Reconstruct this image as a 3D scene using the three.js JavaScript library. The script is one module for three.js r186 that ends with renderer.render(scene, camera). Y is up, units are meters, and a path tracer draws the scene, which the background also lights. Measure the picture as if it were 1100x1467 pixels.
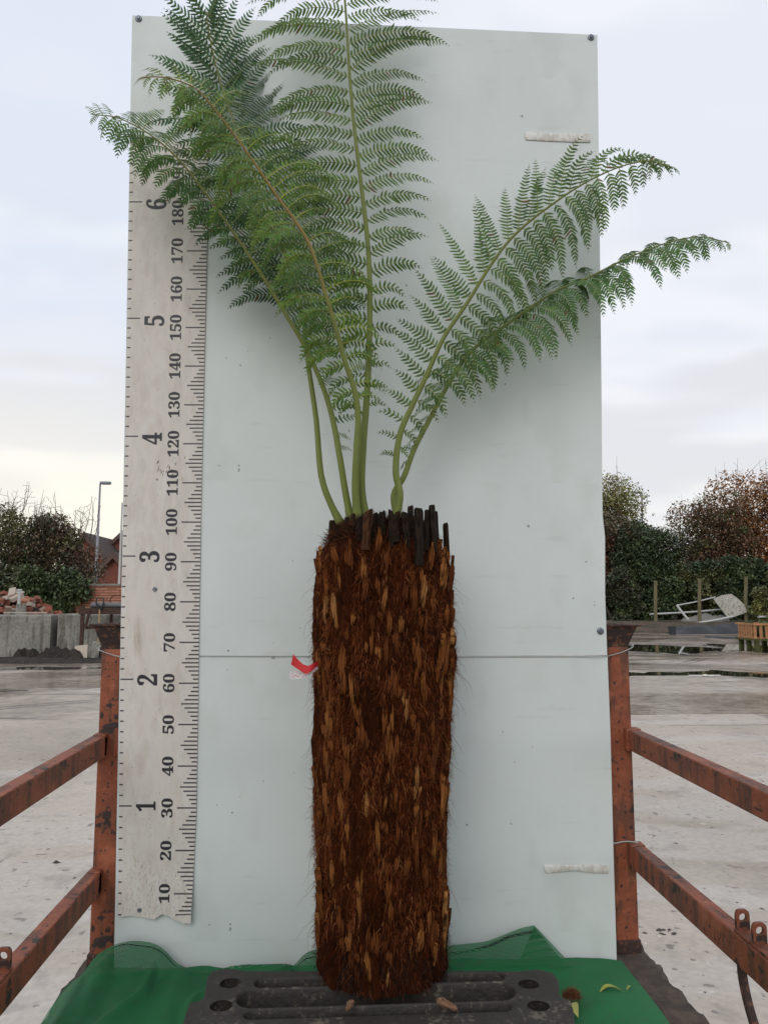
import * as THREE from 'three';
import { mergeGeometries, toCreasedNormals } from 'three/addons/utils/BufferGeometryUtils.js';
import { RoundedBoxGeometry } from 'three/addons/geometries/RoundedBoxGeometry.js';

// ---------------------------------------------------------------- camera, sky, sun, exposure
const FOC = 1080, PW = 1100, PH = 1467;                    // focal length and size of the photograph in pixels
const EYE = new THREE.Vector3(0, 1.25, 0);
const scene = new THREE.Scene();
const camera = new THREE.PerspectiveCamera(2 * Math.atan(PH / 2 / FOC) * 180 / Math.PI, PW / PH, 0.05, 900);
camera.position.copy(EYE);
camera.rotation.order = 'YXZ';
camera.rotation.set(Math.atan(124.5 / FOC), -Math.atan(62 / FOC), 0);
camera.updateMatrixWorld(true);
const renderer = new THREE.WebGLRenderer({ antialias: true });
renderer.toneMapping = THREE.LinearToneMapping;
renderer.toneMappingExposure = 1.18;
renderer.shadowMap.enabled = true;

// ---- noise
function rng(seed) { let a = seed >>> 0; return () => { a |= 0; a = a + 0x6D2B79F5 | 0; let t = Math.imul(a ^ a >>> 15, 1 | a); t = t + Math.imul(t ^ t >>> 7, 61 | t) ^ t; return ((t ^ t >>> 14) >>> 0) / 4294967296; }; }
const HT = new Float32Array(65536); { const r = rng(77); for (let i = 0; i < 65536; i++) HT[i] = r(); }
function vn(x, y, p = 256, o = 0) {
  const xi = Math.floor(x), yi = Math.floor(y), fx = x - xi, fy = y - yi;
  const x0 = ((xi % p) + p) % p, x1 = x0 + 1 === p ? 0 : x0 + 1, y0 = ((yi % p) + p) % p, y1 = y0 + 1 === p ? 0 : y0 + 1, k = o * 7919, A = x0 * 131 + k, B = x1 * 131 + k, C = y0 * 1009, D = y1 * 1009;
  const sx = fx * fx * (3 - 2 * fx), sy = fy * fy * (3 - 2 * fy);
  const a = HT[(A + C + (x0 * y0 & 255) * 17) & 65535], b = HT[(B + C + (x1 * y0 & 255) * 17) & 65535], c = HT[(A + D + (x0 * y1 & 255) * 17) & 65535], d = HT[(B + D + (x1 * y1 & 255) * 17) & 65535];
  return a + (b - a) * sx + (c - a) * sy + (a - b - c + d) * sx * sy;
}
function fbm(x, y, oct = 4, p = 256, o = 0) { let s = 0, a = .5, n = 0; for (let i = 0; i < oct; i++) { s += a * vn(x, y, p, o + i); n += a; a *= .5; x *= 2; y *= 2; p *= 2; } return s / n; }
const sst = (a, b, x) => { const t = Math.min(1, Math.max(0, (x - a) / (b - a))); return t * t * (3 - 2 * t); };
const mix = (a, b, t) => a + (b - a) * t;
const mix3 = (a, b, t) => [mix(a[0], b[0], t), mix(a[1], b[1], t), mix(a[2], b[2], t)];

// ---- overcast sky with thin streaked cloud, computed
{
  const W = 1024, H = 512, d = new Float32Array(W * H * 4);
  for (let j = 0; j < H; j++) for (let i = 0; i < W; i++) {
    const u = (i + .5) / W, v = (j + .5) / H, el = (v - .5) * Math.PI, az = (u - .5) * 2 * Math.PI;
    const y = Math.max(0.0, Math.sin(el)), cx = Math.cos(az), cz = Math.sin(az);
    const k = 1 / (y + .22), X = cx * Math.cos(el) * k, Z = cz * Math.cos(el) * k;
    const c1 = fbm(X * 1.9 + 13, Z * 1.3 + 40, 5, 256, 3), c2 = fbm(X * 3.4 + 55, Z * 6.0 + 9, 4, 256, 11);
    let c = mix3([.88, .85, .76], [.68, .71, .785], sst(0.0, .34, y));
    const blue = sst(.50, .68, c1 * .65 + c2 * .35);
    c = mix3(c, [.60, .67, .79], blue * .5 * sst(.02, .22, y));
    const wh = sst(.46, .66, c2 * .6 + (1 - c1) * .4);
    c = mix3(c, [.82, .83, .85], wh * .5);
    const g = sst(.5, .62, fbm(az * 2.3 + 30, el * 15 + 3, 4, 256, 21)) * sst(.02, .1, y) * (1 - sst(.3, .5, y));
    c = mix3(c, [.655, .665, .705], g * .85);
    const gl = sst(.45, 1, (-cx * .62 - cz * .78) * Math.cos(el)) * (1 - sst(.0, .34, y)); c = mix3(c, [.95, .895, .73], gl * .65);
    const q = (j * W + i) * 4; d[q] = c[0]; d[q + 1] = c[1]; d[q + 2] = c[2]; d[q + 3] = 1;
  }
  const t = new THREE.DataTexture(d, W, H, THREE.RGBAFormat, THREE.FloatType);
  t.mapping = THREE.EquirectangularReflectionMapping; t.magFilter = t.minFilter = THREE.LinearFilter; t.wrapS = THREE.RepeatWrapping; t.needsUpdate = true;
  scene.background = t; scene.environment = t;
}
const sun = new THREE.DirectionalLight(new THREE.Color().setRGB(1, .95, .87), .72);
sun.position.set(-3.5, 7.5, 8); sun.target.position.set(0, 1, -2); sun.castShadow = true; sun.shadow.radius = 60;
Object.assign(sun.shadow.camera, { left: -30, right: 30, top: 30, bottom: -30, near: .1, far: 90 }); sun.shadow.mapSize.set(2048, 2048);
scene.add(sun, sun.target);

// ---------------------------------------------------------------- pixel helpers (a direction; the distance comes from a plane that the thing touches)
const V = (x, y, z) => new THREE.Vector3(x, y, z);
const rayDir = (px, py) => V((px - PW / 2) / FOC, (PH / 2 - py) / FOC, -1).applyQuaternion(camera.quaternion);
const P = (px, py, z) => { const d = rayDir(px, py); return EYE.clone().addScaledVector(d, (z - EYE.z) / d.z); };
const PG = (px, py, y = 0) => { const d = rayDir(px, py); return EYE.clone().addScaledVector(d, (y - EYE.y) / d.y); };
const LEAN = 1.4 * Math.PI / 180, B0 = V(0, .445, -1.91), BU = V(0, Math.cos(LEAN), Math.sin(LEAN)), BN = V(0, -Math.sin(LEAN), Math.cos(LEAN));
const PB = (px, py, off = 0) => { const d = rayDir(px, py), o = B0.clone().addScaledVector(BN, off); return EYE.clone().addScaledVector(d, o.sub(EYE).dot(BN) / d.dot(BN)); };
const boardXY = (px, py) => { const p = PB(px, py); return [p.x, p.clone().sub(B0).dot(BU)]; };
const proj = p => { const q = p.clone().applyMatrix4(camera.matrixWorldInverse); return [PW / 2 - FOC * q.x / q.z, PH / 2 + FOC * q.y / q.z]; };
const lerpT = (tab, x) => { if (x <= tab[0][0]) return tab[0][1]; for (let i = 1; i < tab.length; i++) if (x <= tab[i][0]) return mix(tab[i - 1][1], tab[i][1], (x - tab[i - 1][0]) / (tab[i][0] - tab[i - 1][0])); return tab[tab.length - 1][1]; };

// ---------------------------------------------------------------- object helpers
const used = {};
function numbered(n) { used[n] = (used[n] || 0) + 1; return used[n] === 1 ? n : n + '_' + String(used[n] - 1).padStart(3, '0'); }
function tag(o, label, category, group, kind) { if (label) o.userData.label = label; if (category) o.userData.category = category; if (group) o.userData.group = group; if (kind) o.userData.kind = kind; return o; }
function shad(m) { m.castShadow = m.receiveShadow = true; return m; }
function mesh(name, geo, mat, parent = scene) { const m = shad(new THREE.Mesh(geo, mat)); m.name = parent === scene ? numbered(name) : name; parent.add(m); return m; }
function group(name, pos, label, category, grp) { const g = new THREE.Group(); g.name = numbered(name); if (pos) g.position.copy(pos); scene.add(g); return tag(g, label, category, grp); }
function rebase(geo, o) { return geo.translate(-o.x, -o.y, -o.z); }
function boxUV(g, s = 1) {                                   // uv in metres from the dominant direction of each face
  g = g.index ? g.toNonIndexed() : g; const p = g.attributes.position, uv = new Float32Array(p.count * 2);
  const a = V(), b = V(), c = V();
  for (let i = 0; i < p.count; i += 3) {
    a.fromBufferAttribute(p, i); b.fromBufferAttribute(p, i + 1); c.fromBufferAttribute(p, i + 2);
    const n = b.clone().sub(a).cross(c.clone().sub(a)); const ax = Math.abs(n.x), ay = Math.abs(n.y), az = Math.abs(n.z);
    [a, b, c].forEach((q, k) => { let u, v; if (ax >= ay && ax >= az) { u = q.z; v = q.y; } else if (ay >= az) { u = q.x; v = q.z; } else { u = q.x; v = q.y; } uv[(i + k) * 2] = u / s; uv[(i + k) * 2 + 1] = v / s; });
  }
  g.setAttribute('uv', new THREE.BufferAttribute(uv, 2)); return g;
}
const bx = (x0, x1, y0, y1, z0, z1, r = 0) => { const g = r ? new RoundedBoxGeometry(x1 - x0, y1 - y0, z1 - z0, 2, r) : new THREE.BoxGeometry(x1 - x0, y1 - y0, z1 - z0); g.translate((x0 + x1) / 2, (y0 + y1) / 2, (z0 + z1) / 2); return boxUV(g); };
function tubeGeo(pts, rad, seg = 24, rs = 6, closed = false) { const c = pts instanceof THREE.Curve ? pts : new THREE.CatmullRomCurve3(pts, closed); const g = new THREE.TubeGeometry(c, seg, typeof rad === 'number' ? rad : 1, rs, closed);
  if (typeof rad === 'function') { const p = g.attributes.position; for (let i = 0; i <= seg; i++) { const ct = c.getPointAt(i / seg), r = rad(i / seg); for (let j = 0; j <= rs; j++) { const k = i * (rs + 1) + j; p.setXYZ(k, ct.x + (p.getX(k) - ct.x) * r, ct.y + (p.getY(k) - ct.y) * r, ct.z + (p.getZ(k) - ct.z) * r); } } }
  return g; }
class Tris {                                                  // collects coloured triangles
  constructor(col = true) { this.p = []; this.c = col ? [] : null; this.i = []; this.u = []; }
  v(x, y, z, c, u = 0, w = 0) { this.p.push(x, y, z); this.u.push(u, w); if (this.c) this.c.push(c[0], c[1], c[2]); return this.p.length / 3 - 1; }
  t(a, b, c) { this.i.push(a, b, c); }
  geo() { const g = new THREE.BufferGeometry(); g.setAttribute('position', new THREE.Float32BufferAttribute(this.p, 3)); g.setAttribute('uv', new THREE.Float32BufferAttribute(this.u, 2)); if (this.c) g.setAttribute('color', new THREE.Float32BufferAttribute(this.c, 3)); g.setIndex(this.i); g.computeVertexNormals(); return g; }
}
// ---------------------------------------------------------------- textures
function dataTex(w, h, fn, srgb = true, rep = true) {
  const d = new Uint8Array(w * h * 4);
  for (let j = 0; j < h; j++) for (let i = 0; i < w; i++) { const c = fn(i / w, j / h), q = (j * w + i) * 4; const a = Array.isArray(c) ? c : [c, c, c]; d[q] = Math.max(0, Math.min(255, a[0])); d[q + 1] = Math.max(0, Math.min(255, a[1])); d[q + 2] = Math.max(0, Math.min(255, a[2])); d[q + 3] = 255; }
  const t = new THREE.DataTexture(d, w, h); t.magFilter = t.minFilter = THREE.LinearFilter; if (rep) t.wrapS = t.wrapT = THREE.RepeatWrapping; if (srgb) t.colorSpace = THREE.SRGBColorSpace; t.needsUpdate = true; return t;
}
const rgb = (r, g, b) => new THREE.Color().setRGB(r, g, b);
const std = o => new THREE.MeshStandardMaterial({ side: THREE.DoubleSide, roughness: .8, ...o });

// red-oxide paint gone rusty: 0.5 m tile
const rustTex = dataTex(512, 512, (u, v) => {
  const n = fbm(u * 8, v * 8, 5, 8, 1), f = fbm(u * 40, v * 40, 3, 40, 5), st = fbm(u * 26, v * 5, 4, 26, 9), pit = fbm(u * 60, v * 60, 2, 60, 15);
  let c = mix3([152, 82, 54], [122, 66, 44], n);
  c = mix3(c, [84, 56, 44], sst(.5, .7, st) * .6);
  c = mix3(c, [50, 38, 35], sst(.615, .69, n * .6 + f * .4));
  c = mix3(c, [164, 98, 70], sst(.62, .72, 1 - n) * .7);
  if (pit > .80) c = mix3(c, [44, 34, 32], .8);
  const k = .9 + f * .2; return [c[0] * k, c[1] * k, c[2] * k];
});
rustTex.repeat.set(2, 2);
const rustBump = dataTex(256, 256, (u, v) => 255 * fbm(u * 30, v * 30, 4, 30, 41), false); rustBump.repeat.set(4, 4);
const M = {};
M.rust = std({ map: rustTex, bumpMap: rustBump, bumpScale: .0012, roughness: .62, metalness: .1 });
const rustDark = dataTex(256, 256, (u, v) => { const n = fbm(u * 9, v * 9, 5, 9, 61), f = fbm(u * 40, v * 40, 2, 40, 63); let c = mix3([70, 44, 36], [44, 34, 31], n); c = mix3(c, [98, 62, 46], sst(.58, .7, f)); return c; }); rustDark.repeat.set(3, 3);
M.rustDark = std({ map: rustDark, bumpMap: rustBump, bumpScale: .0015, roughness: .75 });

// ---------------------------------------------------------------- ground
const far0 = -8.2;
const nearCol = dataTex(1792, 1792, (u, v) => {             // 9 m x 9 m of wet weathered concrete
  const x = u * 9, y = v * 9;
  const a = fbm(x * .9 + 3, y * .9 + 8, 5, 256, 2), b = fbm(x * 9, y * 9, 4, 256, 6), g = fbm(x * 55, y * 55, 2, 512, 8), s = fbm(x * .7 + 4, y * 3.2 + a * 2, 4, 256, 31);
  let c = mix3([178, 165, 150], [154, 142, 128], sst(.3, .75, a));
  c = mix3(c, [186, 179, 170], sst(.5, .65, s) * .6);
  c = mix3(c, [140, 130, 121], sst(.60, .78, b) * .45);
  const k = .93 + .14 * g; c = [c[0] * k, c[1] * k, c[2] * k];
  const sp = fbm(x * 26 + 90, y * 26 + 7, 2, 512, 17); if (sp > .835) c = mix3(c, [104, 94, 85], .7); if (sp < .10) c = mix3(c, [216, 210, 204], .7);
  const cr = Math.abs(y - (8.30 + .08 * (fbm(x * 2, 1, 4, 256, 71) - .5))); if (x > 7.75 && cr < .010) c = mix3(c, [40, 36, 34], .85);
  return c;
}, true, false);
const nearRough = dataTex(512, 512, (u, v) => { const a = fbm(u * 7, v * 9, 5, 256, 2), s = fbm(u * 12, v * 26, 4, 256, 31); return 255 * (.22 + .22 * sst(.35, .7, a) + .10 * s); }, false, false);
const concBump = dataTex(512, 512, (u, v) => 255 * (.6 * fbm(u * 24, v * 24, 4, 24, 12) + .4 * fbm(u * 90, v * 90, 2, 90, 14)), false); concBump.repeat.set(7, 7);
M.concNear = std({ map: nearCol, roughnessMap: nearRough, roughness: 1, bumpMap: concBump, bumpScale: .0025, side: THREE.FrontSide });
const TRK = [[30, 2, 9, 10.6], [22, 14, 8, 9.6], [36, 22, 13, 14.6], [8, 16, 10, 11.6], [14, -6, 16, 17.6], [28, 13, 3, 3.5], [31, 12, 4, 4.5], [25, -9, 14, 15.5]];
const farCol = dataTex(2048, 2048, (u, v) => {              // 40 m x 40 m, mud trodden and driven over concrete
  const x = u * 40, y = v * 40;
  const w = fbm(x * .25, y * .25, 3, 256, 51);
  const a = fbm(x * .45 + w * 2, y * .5 + w * 3, 5, 256, 53), tr = fbm(x * .55 + y * .35 + w * 3, y * 1.1 - x * .35 + w * 4, 5, 256, 57), g = fbm(x * 9, y * 9, 4, 1024, 59);
  let c = mix3([178, 165, 150], [154, 142, 128], sst(.3, .75, a));
  const mud = sst(1, 13, y + (a - .5) * 9);
  c = mix3(c, [118, 103, 91], mud * .7);
  c = mix3(c, [84, 72, 63], sst(.52, .60, tr) * (.15 + .75 * mud));
  c = mix3(c, [186, 176, 165], sst(.55, .64, 1 - tr) * .6 * (1 - mud * .35));
  for (const [ox, oy, R0, R1] of TRK) { const dx = x - ox, dy = y - oy, rr = Math.sqrt(dx * dx + dy * dy) + w * 1.2, q = Math.min(Math.abs(rr - R0), Math.abs(rr - R1)); if (q < .17) { const m = sst(.17, .07, q), brk = sst(.40, .54, fbm(x * .8 + ox, y * .8, 3, 256, 83)); c = mix3(c, q < .05 ? [150, 138, 126] : [86, 75, 66], m * .75 * brk); } }
  const rut = fbm(x * .35 + 9 + y * .2, y * 1.6 + x * .25, 3, 256, 87), rq = Math.abs(rut - .5); if (rq < .014) c = mix3(c, [78, 67, 59], .75 * sst(.014, .005, rq) * sst(.42, .55, a));
  const k = .80 + .40 * g; return [c[0] * k, c[1] * k, c[2] * k];
}, true, false);
const farRough = dataTex(1024, 1024, (u, v) => { const x = u * 40, y = v * 40, w = fbm(x * .25, y * .25, 3, 256, 51), a = fbm(x * .45 + w * 2, y * .5 + w * 3, 5, 256, 53), p = fbm(x * .22 + 4, y * .9 + 2, 4, 256, 91); return 255 * (.24 + .22 * sst(.35, .7, a) - .14 * sst(.48, .6, p)); }, false, false);
const farBump = concBump.clone(); farBump.repeat.set(20, 20); farBump.needsUpdate = true;
M.concFar = std({ map: farCol, roughnessMap: farRough, roughness: 1, bumpMap: farBump, bumpScale: .004, side: THREE.FrontSide });
function sheet(name, x0, x1, z0, z1, y, mat, nx = 1, nz = 1) { const g = new THREE.PlaneGeometry(x1 - x0, z0 - z1, nx, nz).rotateX(-Math.PI / 2).translate((x0 + x1) / 2, y, (z0 + z1) / 2); return tag(mesh(name, g, mat), null, null, null, 'structure'); }
const soilTex = dataTex(512, 512, (u, v) => { const a = fbm(u * 10, v * 10, 5, 10, 3), g = fbm(u * 60, v * 60, 2, 60, 4); const c = mix3([92, 80, 68], [60, 62, 40], sst(.45, .65, a)); const k = .7 + .6 * g; return [c[0] * k, c[1] * k, c[2] * k]; });
soilTex.repeat.set(150, 150);
tag(sheet('ground', -350, 350, 350, -350, -.012, std({ map: soilTex, roughness: .95 })), 'muddy open ground stretching beyond the concrete yard', 'ground');
tag(sheet('yard_concrete', -4.5, 4.5, .8, far0, 0, M.concNear), 'pale damp concrete of the yard around the trolley', 'concrete');
{ // the near sheet's uv: u across, v away from the camera; the wide yard beyond and on both sides
  tag(sheet('yard_far', -20, 20, far0, far0 - 40, 0, M.concFar), 'muddy wet concrete of the yard with tyre marks', 'concrete');
  for (const s of [-1, 1]) { const m = M.concFar.clone(); tag(sheet('yard_side', s < 0 ? -20 : 4.5, s < 0 ? -4.5 : 20, .8, far0, 0, m), s < 0 ? 'damp concrete yard beside the left of the trolley' : 'damp concrete yard beside the right of the trolley', 'concrete'); }
}
// puddles: real thin films of water over mud
M.puddle = new THREE.MeshPhysicalMaterial({ color: rgb(.055, .045, .036), roughness: .04, clearcoat: 1, clearcoatRoughness: .02, side: THREE.DoubleSide });
function puddle(px0, px1, py, thick, seed, label) {
  const r = rng(seed), a = PG(px0, py), b = PG(px1, py), zc = (a.z + b.z) / 2, cx = (a.x + b.x) / 2, hw = Math.abs(b.x - a.x) / 2; const sh = new THREE.Shape();
  const n = 220; for (let i = 0; i < n; i++) { const th = i / n * Math.PI * 2, x = Math.cos(th) * hw, k = Math.max(.03, 2.6 * (fbm(x * .7 + seed * 3, Math.sin(th) > 0 ? 5 : 29, 5, 256, seed) - .28)), y = Math.sign(Math.sin(th)) * Math.pow(Math.abs(Math.sin(th)), .6) * thick * k; i ? sh.lineTo(x, y) : sh.moveTo(x, y); }
  const g = new THREE.ShapeGeometry(sh).rotateX(-Math.PI / 2).translate(cx, .005, zc); tag(mesh('puddle', g, M.puddle), label, 'puddle', null, 'structure');
}
puddle(840, 1240, 931, 2.6, 3, 'broad brown puddle in front of the fence stakes');
puddle(830, 1280, 967, 1.15, 9, 'long narrow puddle across the yard with a white stick in it');
puddle(1010, 1300, 913, 1.6, 15, 'puddle beside the black sheeting and crate');
puddle(-190, 145, 958, .32, 21, 'thin strip of standing water before the concrete blocks');
puddle(-60, 40, 990, .3, 33, 'small damp patch of water on the yard behind the left rails');

// ---------------------------------------------------------------- display boards
const boardTex = dataTex(1024, 1024, (u, v) => {
  const a = fbm(u * 5, v * 5, 5, 5, 101), b = fbm(u * 60, v * 60, 3, 60, 103), s = fbm(u * 9 + a, v * 60, 4, 60, 105), sm = fbm(u * 14, v * 9, 4, 14, 107);
  let c = [216, 223, 222]; c = mix3(c, [211, 218, 217], sst(.3, .7, a));
  c = mix3(c, [190, 193, 189], sst(.55, .85, sm) * .22); c = mix3(c, [182, 184, 181], sst(.76, .86, s) * .18);
  if (b > .892) c = mix3(c, [110, 108, 104], .55);
  return c;
});
M.board = new THREE.MeshPhysicalMaterial({ map: boardTex, roughness: .42, side: THREE.DoubleSide, specularIntensity: .6 });
const boardBasis = new THREE.Matrix4().makeBasis(V(1, 0, 0), BU, BN).setPosition(B0);
function boardPanel(name, pts, label) {
  const sh = new THREE.Shape(pts.map(([x, y]) => new THREE.Vector2(...boardXY(x, y))));
  let g = new THREE.ExtrudeGeometry(sh, { depth: .007, bevelEnabled: true, bevelSize: .0008, bevelThickness: .0008, bevelSegments: 1 }).translate(0, 0, -.0078);
  g = boxUV(g, 1.1).applyMatrix4(boardBasis);
  const o = group(name, V(0, .38, -1.91), label, 'board', null); mesh('panel', rebase(g, o.position), M.board, o); return o;
}
const upB = boardPanel('display_board', [[190, 22], [500, 34], [855, 50], [858, 300], [861, 560], [862, 700], [862.5, 738], [866, 770], [866, 850], [868, 905], [869, 938.5], [600, 939.5], [173, 939]], 'tall white board behind the fern fronds with a screw at each top corner');
const loB = boardPanel('display_board', [[172.5, 941.4], [600, 941.6], [869.5, 941.2], [874, 1060], [878, 1220], [883, 1386], [500, 1388], [164, 1386]], 'lower white board behind the fern trunk standing on the green net');
M.screw = std({ color: rgb(.16, .17, .21), metalness: .6, roughness: .45 });
M.washer = std({ color: rgb(.22, .24, .28), metalness: .5, roughness: .4 });
function screw(px, py, parent) {
  const c = PB(px, py, 0), q = new THREE.Quaternion().setFromUnitVectors(V(0, 1, 0), BN);
  const lathe = p => new THREE.LatheGeometry(p.map(a => new THREE.Vector2(...a)), 20);
  const put = g => g.applyQuaternion(q).translate(c.x - parent.position.x, c.y - parent.position.y, c.z - parent.position.z);
  const w = mesh('washer', put(lathe([[.0001, .0032], [.006, .0036], [.0088, .0022], [.0092, -.0005]])), M.washer, parent);
  mesh('screw_head', put(new THREE.CylinderGeometry(.0048, .005, .004, 6).translate(0, .0052, 0)), M.screw, w);
}
screw(199, 27, upB); screw(846, 54, upB); screw(859.5, 904, upB);
// scuffs on the boards: paint and dirt marks as thin smears are in boardTex; strips of old tape:
M.tape = std({ map: dataTex(256, 64, (u, v) => { const a = fbm(u * 40, v * 3, 3, 40, 111), e = fbm(u * 12, v * 4, 4, 12, 113); let c = [222, 222, 218]; c = mix3(c, [184, 176, 166], .6 * sst(.35, .75, a * .6 + e * .5) * sst(.06, .2, v) * (1 - sst(.74, .9, v))); return c; }, true, false), roughness: .5 });
function tape(pts0, pts1, label, lift) {                       // top edge and bottom edge in pixels
  const n = pts0.length - 1, T = new Tris(false); const th = .0016;
  for (let i = 0; i <= n; i++) { const o = .0022 + (lift ? lift(i / n) : 0); const a = PB(...pts0[i], o), b = PB(...pts1[i], o), am = PB((pts0[i][0] * 2 + pts1[i][0]) / 3, (pts0[i][1] * 2 + pts1[i][1]) / 3, o + .0007), bm = PB((pts0[i][0] + 2 * pts1[i][0]) / 3, (pts0[i][1] + 2 * pts1[i][1]) / 3, o + .0007);
    const c = PB(...pts1[i], o - th), d = PB(...pts0[i], o - th); [d, a, am, bm, b, c].forEach((q, k) => T.v(q.x, q.y, q.z, null, i / n, 1 - k / 5)); }
  for (let i = 0; i < n; i++) for (let k = 0; k < 5; k++) { const a = i * 6 + k, b = a + 1, c = a + 6, d = c + 1; T.t(a, b, c); T.t(b, d, c); }
  return tag(mesh('tape_strip', T.geo(), M.tape), label, 'tape strip');
}
tape([[752.5, 188.5], [775, 190], [800, 190.5], [825, 191], [846, 191.5]], [[753, 200], [775, 201.5], [800, 202.5], [825, 203.5], [845, 204]], 'straight strip of grimy white tape high on the board above the fern tips');
tape([[779, 1239], [800, 1238.5], [822, 1239], [845, 1237.5], [872, 1240]], [[781, 1251], [800, 1249.5], [822, 1247], [845, 1250.5], [871, 1251.5]], 'crumpled strip of white tape low on the board beside the lower wire tie', t => .003 * Math.sin(t * 9) ** 2);

// ---------------------------------------------------------------- vinyl height ruler stuck along the edge of the boards
{
  const CW = 512, CH = 2048, S0 = .04, S1 = 1.99; const cv = document.createElement('canvas'); cv.width = CW; cv.height = CH; const x = cv.getContext('2d');
  x.fillStyle = '#d4cec7'; x.fillRect(0, 0, CW, CH);
  const r = rng(5), Y = s => CH * (1 - (s - S0) / (S1 - S0)), cm = CH / (S1 - S0) / 100;
  for (let i = 0; i < 1800; i++) { const px = r() * CW, py = r() * CH, w = 10 + r() * 90, h = 4 + r() * 60; x.fillStyle = r() < .5 ? `rgba(172,160,148,${.03 + r() * .07})` : `rgba(228,224,220,${.03 + r() * .07})`; x.beginPath(); x.ellipse(px, py, w / 2, h / 2, r() * 3, 0, 7); x.fill(); }
  const blot = (u, s, n, col, R0) => { for (let i = 0; i < n; i++) { x.fillStyle = col; const q = R0 * (r() + r() + r() - 1.5), q2 = R0 * (r() + r() + r() - 1.5); x.beginPath(); x.ellipse(u * CW + q * 1.6, Y(s) + q2, 1 + r() * r() * 9, 1 + r() * r() * 6, r() * 3, 0, 7); x.fill(); } };
  const smear = (u, s, n, col, L, W, ang) => { for (let i = 0; i < n; i++) { x.strokeStyle = col; x.lineWidth = .6 + r() * W; const px = u * CW + (r() - .5) * 40, py = Y(s) + (r() - .5) * 60, a = ang + (r() - .5) * .8, l = L * (.3 + r()); x.beginPath(); x.moveTo(px, py); x.quadraticCurveTo(px + Math.cos(a) * l * .5 + (r() - .5) * 8, py + Math.sin(a) * l * .5, px + Math.cos(a) * l, py + Math.sin(a) * l); x.stroke(); } };
  for (let i = 0; i < 46; i++) smear(r(), S0 + r() * 1.9, 2, `rgba(110,96,84,${.06 + r() * .14})`, 60, 2, r() * 3);
  smear(.2, .74, 40, 'rgba(150,132,104,.05)', 70, 26, 1.2); blot(.30, .15, 140, 'rgba(92,80,62,.10)', 46); blot(.5, .095, 260, 'rgba(80,68,54,.10)', 60); blot(.12, .085, 160, 'rgba(120,104,66,.10)', 60); blot(.9, .1, 160, 'rgba(96,84,60,.10)', 44); blot(.5, .06, 500, 'rgba(110,98,70,.07)', 120); blot(.2, .75, 160, 'rgba(150,130,98,.06)', 70); blot(.3, 1.5, 200, 'rgba(150,140,130,.05)', 120);
  for (let i = 0; i < 420; i++) { const s = r() < .5 ? S0 + r() * r() * .35 : S0 + r() * 1.9; x.fillStyle = `rgba(70,58,48,${.15 + r() * .45})`; x.beginPath(); x.ellipse(r() * CW, Y(s), .6 + r() * 2.4, .6 + r() * 1.6, 0, 0, 7); x.fill(); }
  for (let i = 0; i < 26; i++) { x.fillStyle = `rgba(60,48,40,${.4 + r() * .4})`; x.beginPath(); x.ellipse((.4 + .42 * r()) * CW, Y(1.135 + (r() - .5) * .06 + 0), 1.5 + r() * 7, 1 + r() * 2.5, -.5, 0, 7); x.fill(); }
  const ink = '#2a2830'; x.fillStyle = ink; const tick = (u0, u1, s, t = 3) => x.fillRect(u0 * CW, Y(s) - t / 2, (u1 - u0) * CW, t);
  const L = [.25, .07, .095, .13, .172, .216, .172, .13, .095, .07];
  for (let c = 5; c <= 196; c++) tick(1 - L[c % 10], 1, c / 100, 3.1);
  for (let i = 2; i * 2.54 < 196; i++) tick(0, i % 12 ? .046 : .165, i * .0254, 3.1);
  const word = (t, uc, s, hgt, len) => {                     // rotated a quarter turn, reading upwards; hgt across in u, len along in metres
    x.save(); x.translate(uc * CW, Y(s)); x.rotate(-Math.PI / 2); x.font = 'bold 100px serif'; x.textAlign = 'center'; x.textBaseline = 'alphabetic';
    const w = x.measureText(t).width; const sy = hgt * CW / 68, sx = len * 100 * cm / w; x.scale(sx, sy); x.fillStyle = ink; x.fillText(t, 0, 34); x.lineWidth = 2.6; x.strokeStyle = ink; x.strokeText(t, 0, 34); x.restore(); };
  for (let c = 10; c <= 190; c += 10) word(String(c), .625, c / 100 + .0, .132, c < 100 ? .0475 : .068);
  for (let f = 1; f <= 6; f++) word(String(f), .35, f * .3048 - (f >= 4 ? .006 : .001), .235, f === 1 ? .026 : .031);
  const tx = new THREE.CanvasTexture(cv); tx.colorSpace = THREE.SRGBColorSpace; tx.magFilter = THREE.LinearFilter;
  const xl = [[205, 187.5], [270, 185.8], [620, 180.2], [900, 173.6], [1100, 171.6], [1310, 169.5]], xr = [[205, 299], [340, 297], [745, 288], [1000, 284], [1160, 281.5], [1250, 277.5], [1318, 273.5]];
  const YM = [[.03, 1323], [.045, 1314], [.1, 1280.5], [.2, 1218.5], [.3, 1157.5], [.4, 1097.5], [.5, 1038], [.6, 978.8], [.7, 920.3], [.8, 862.2], [.9, 804.8], [1, 748], [1.1, 691.7], [1.2, 635.7], [1.3, 580], [1.4, 524.5], [1.5, 469.2], [1.6, 414.2], [1.7, 359.4], [1.8, 304.9], [1.9, 250.6], [1.99, 202]];
  const T = new Tris(false), NS = 120, NU = 10;
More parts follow.
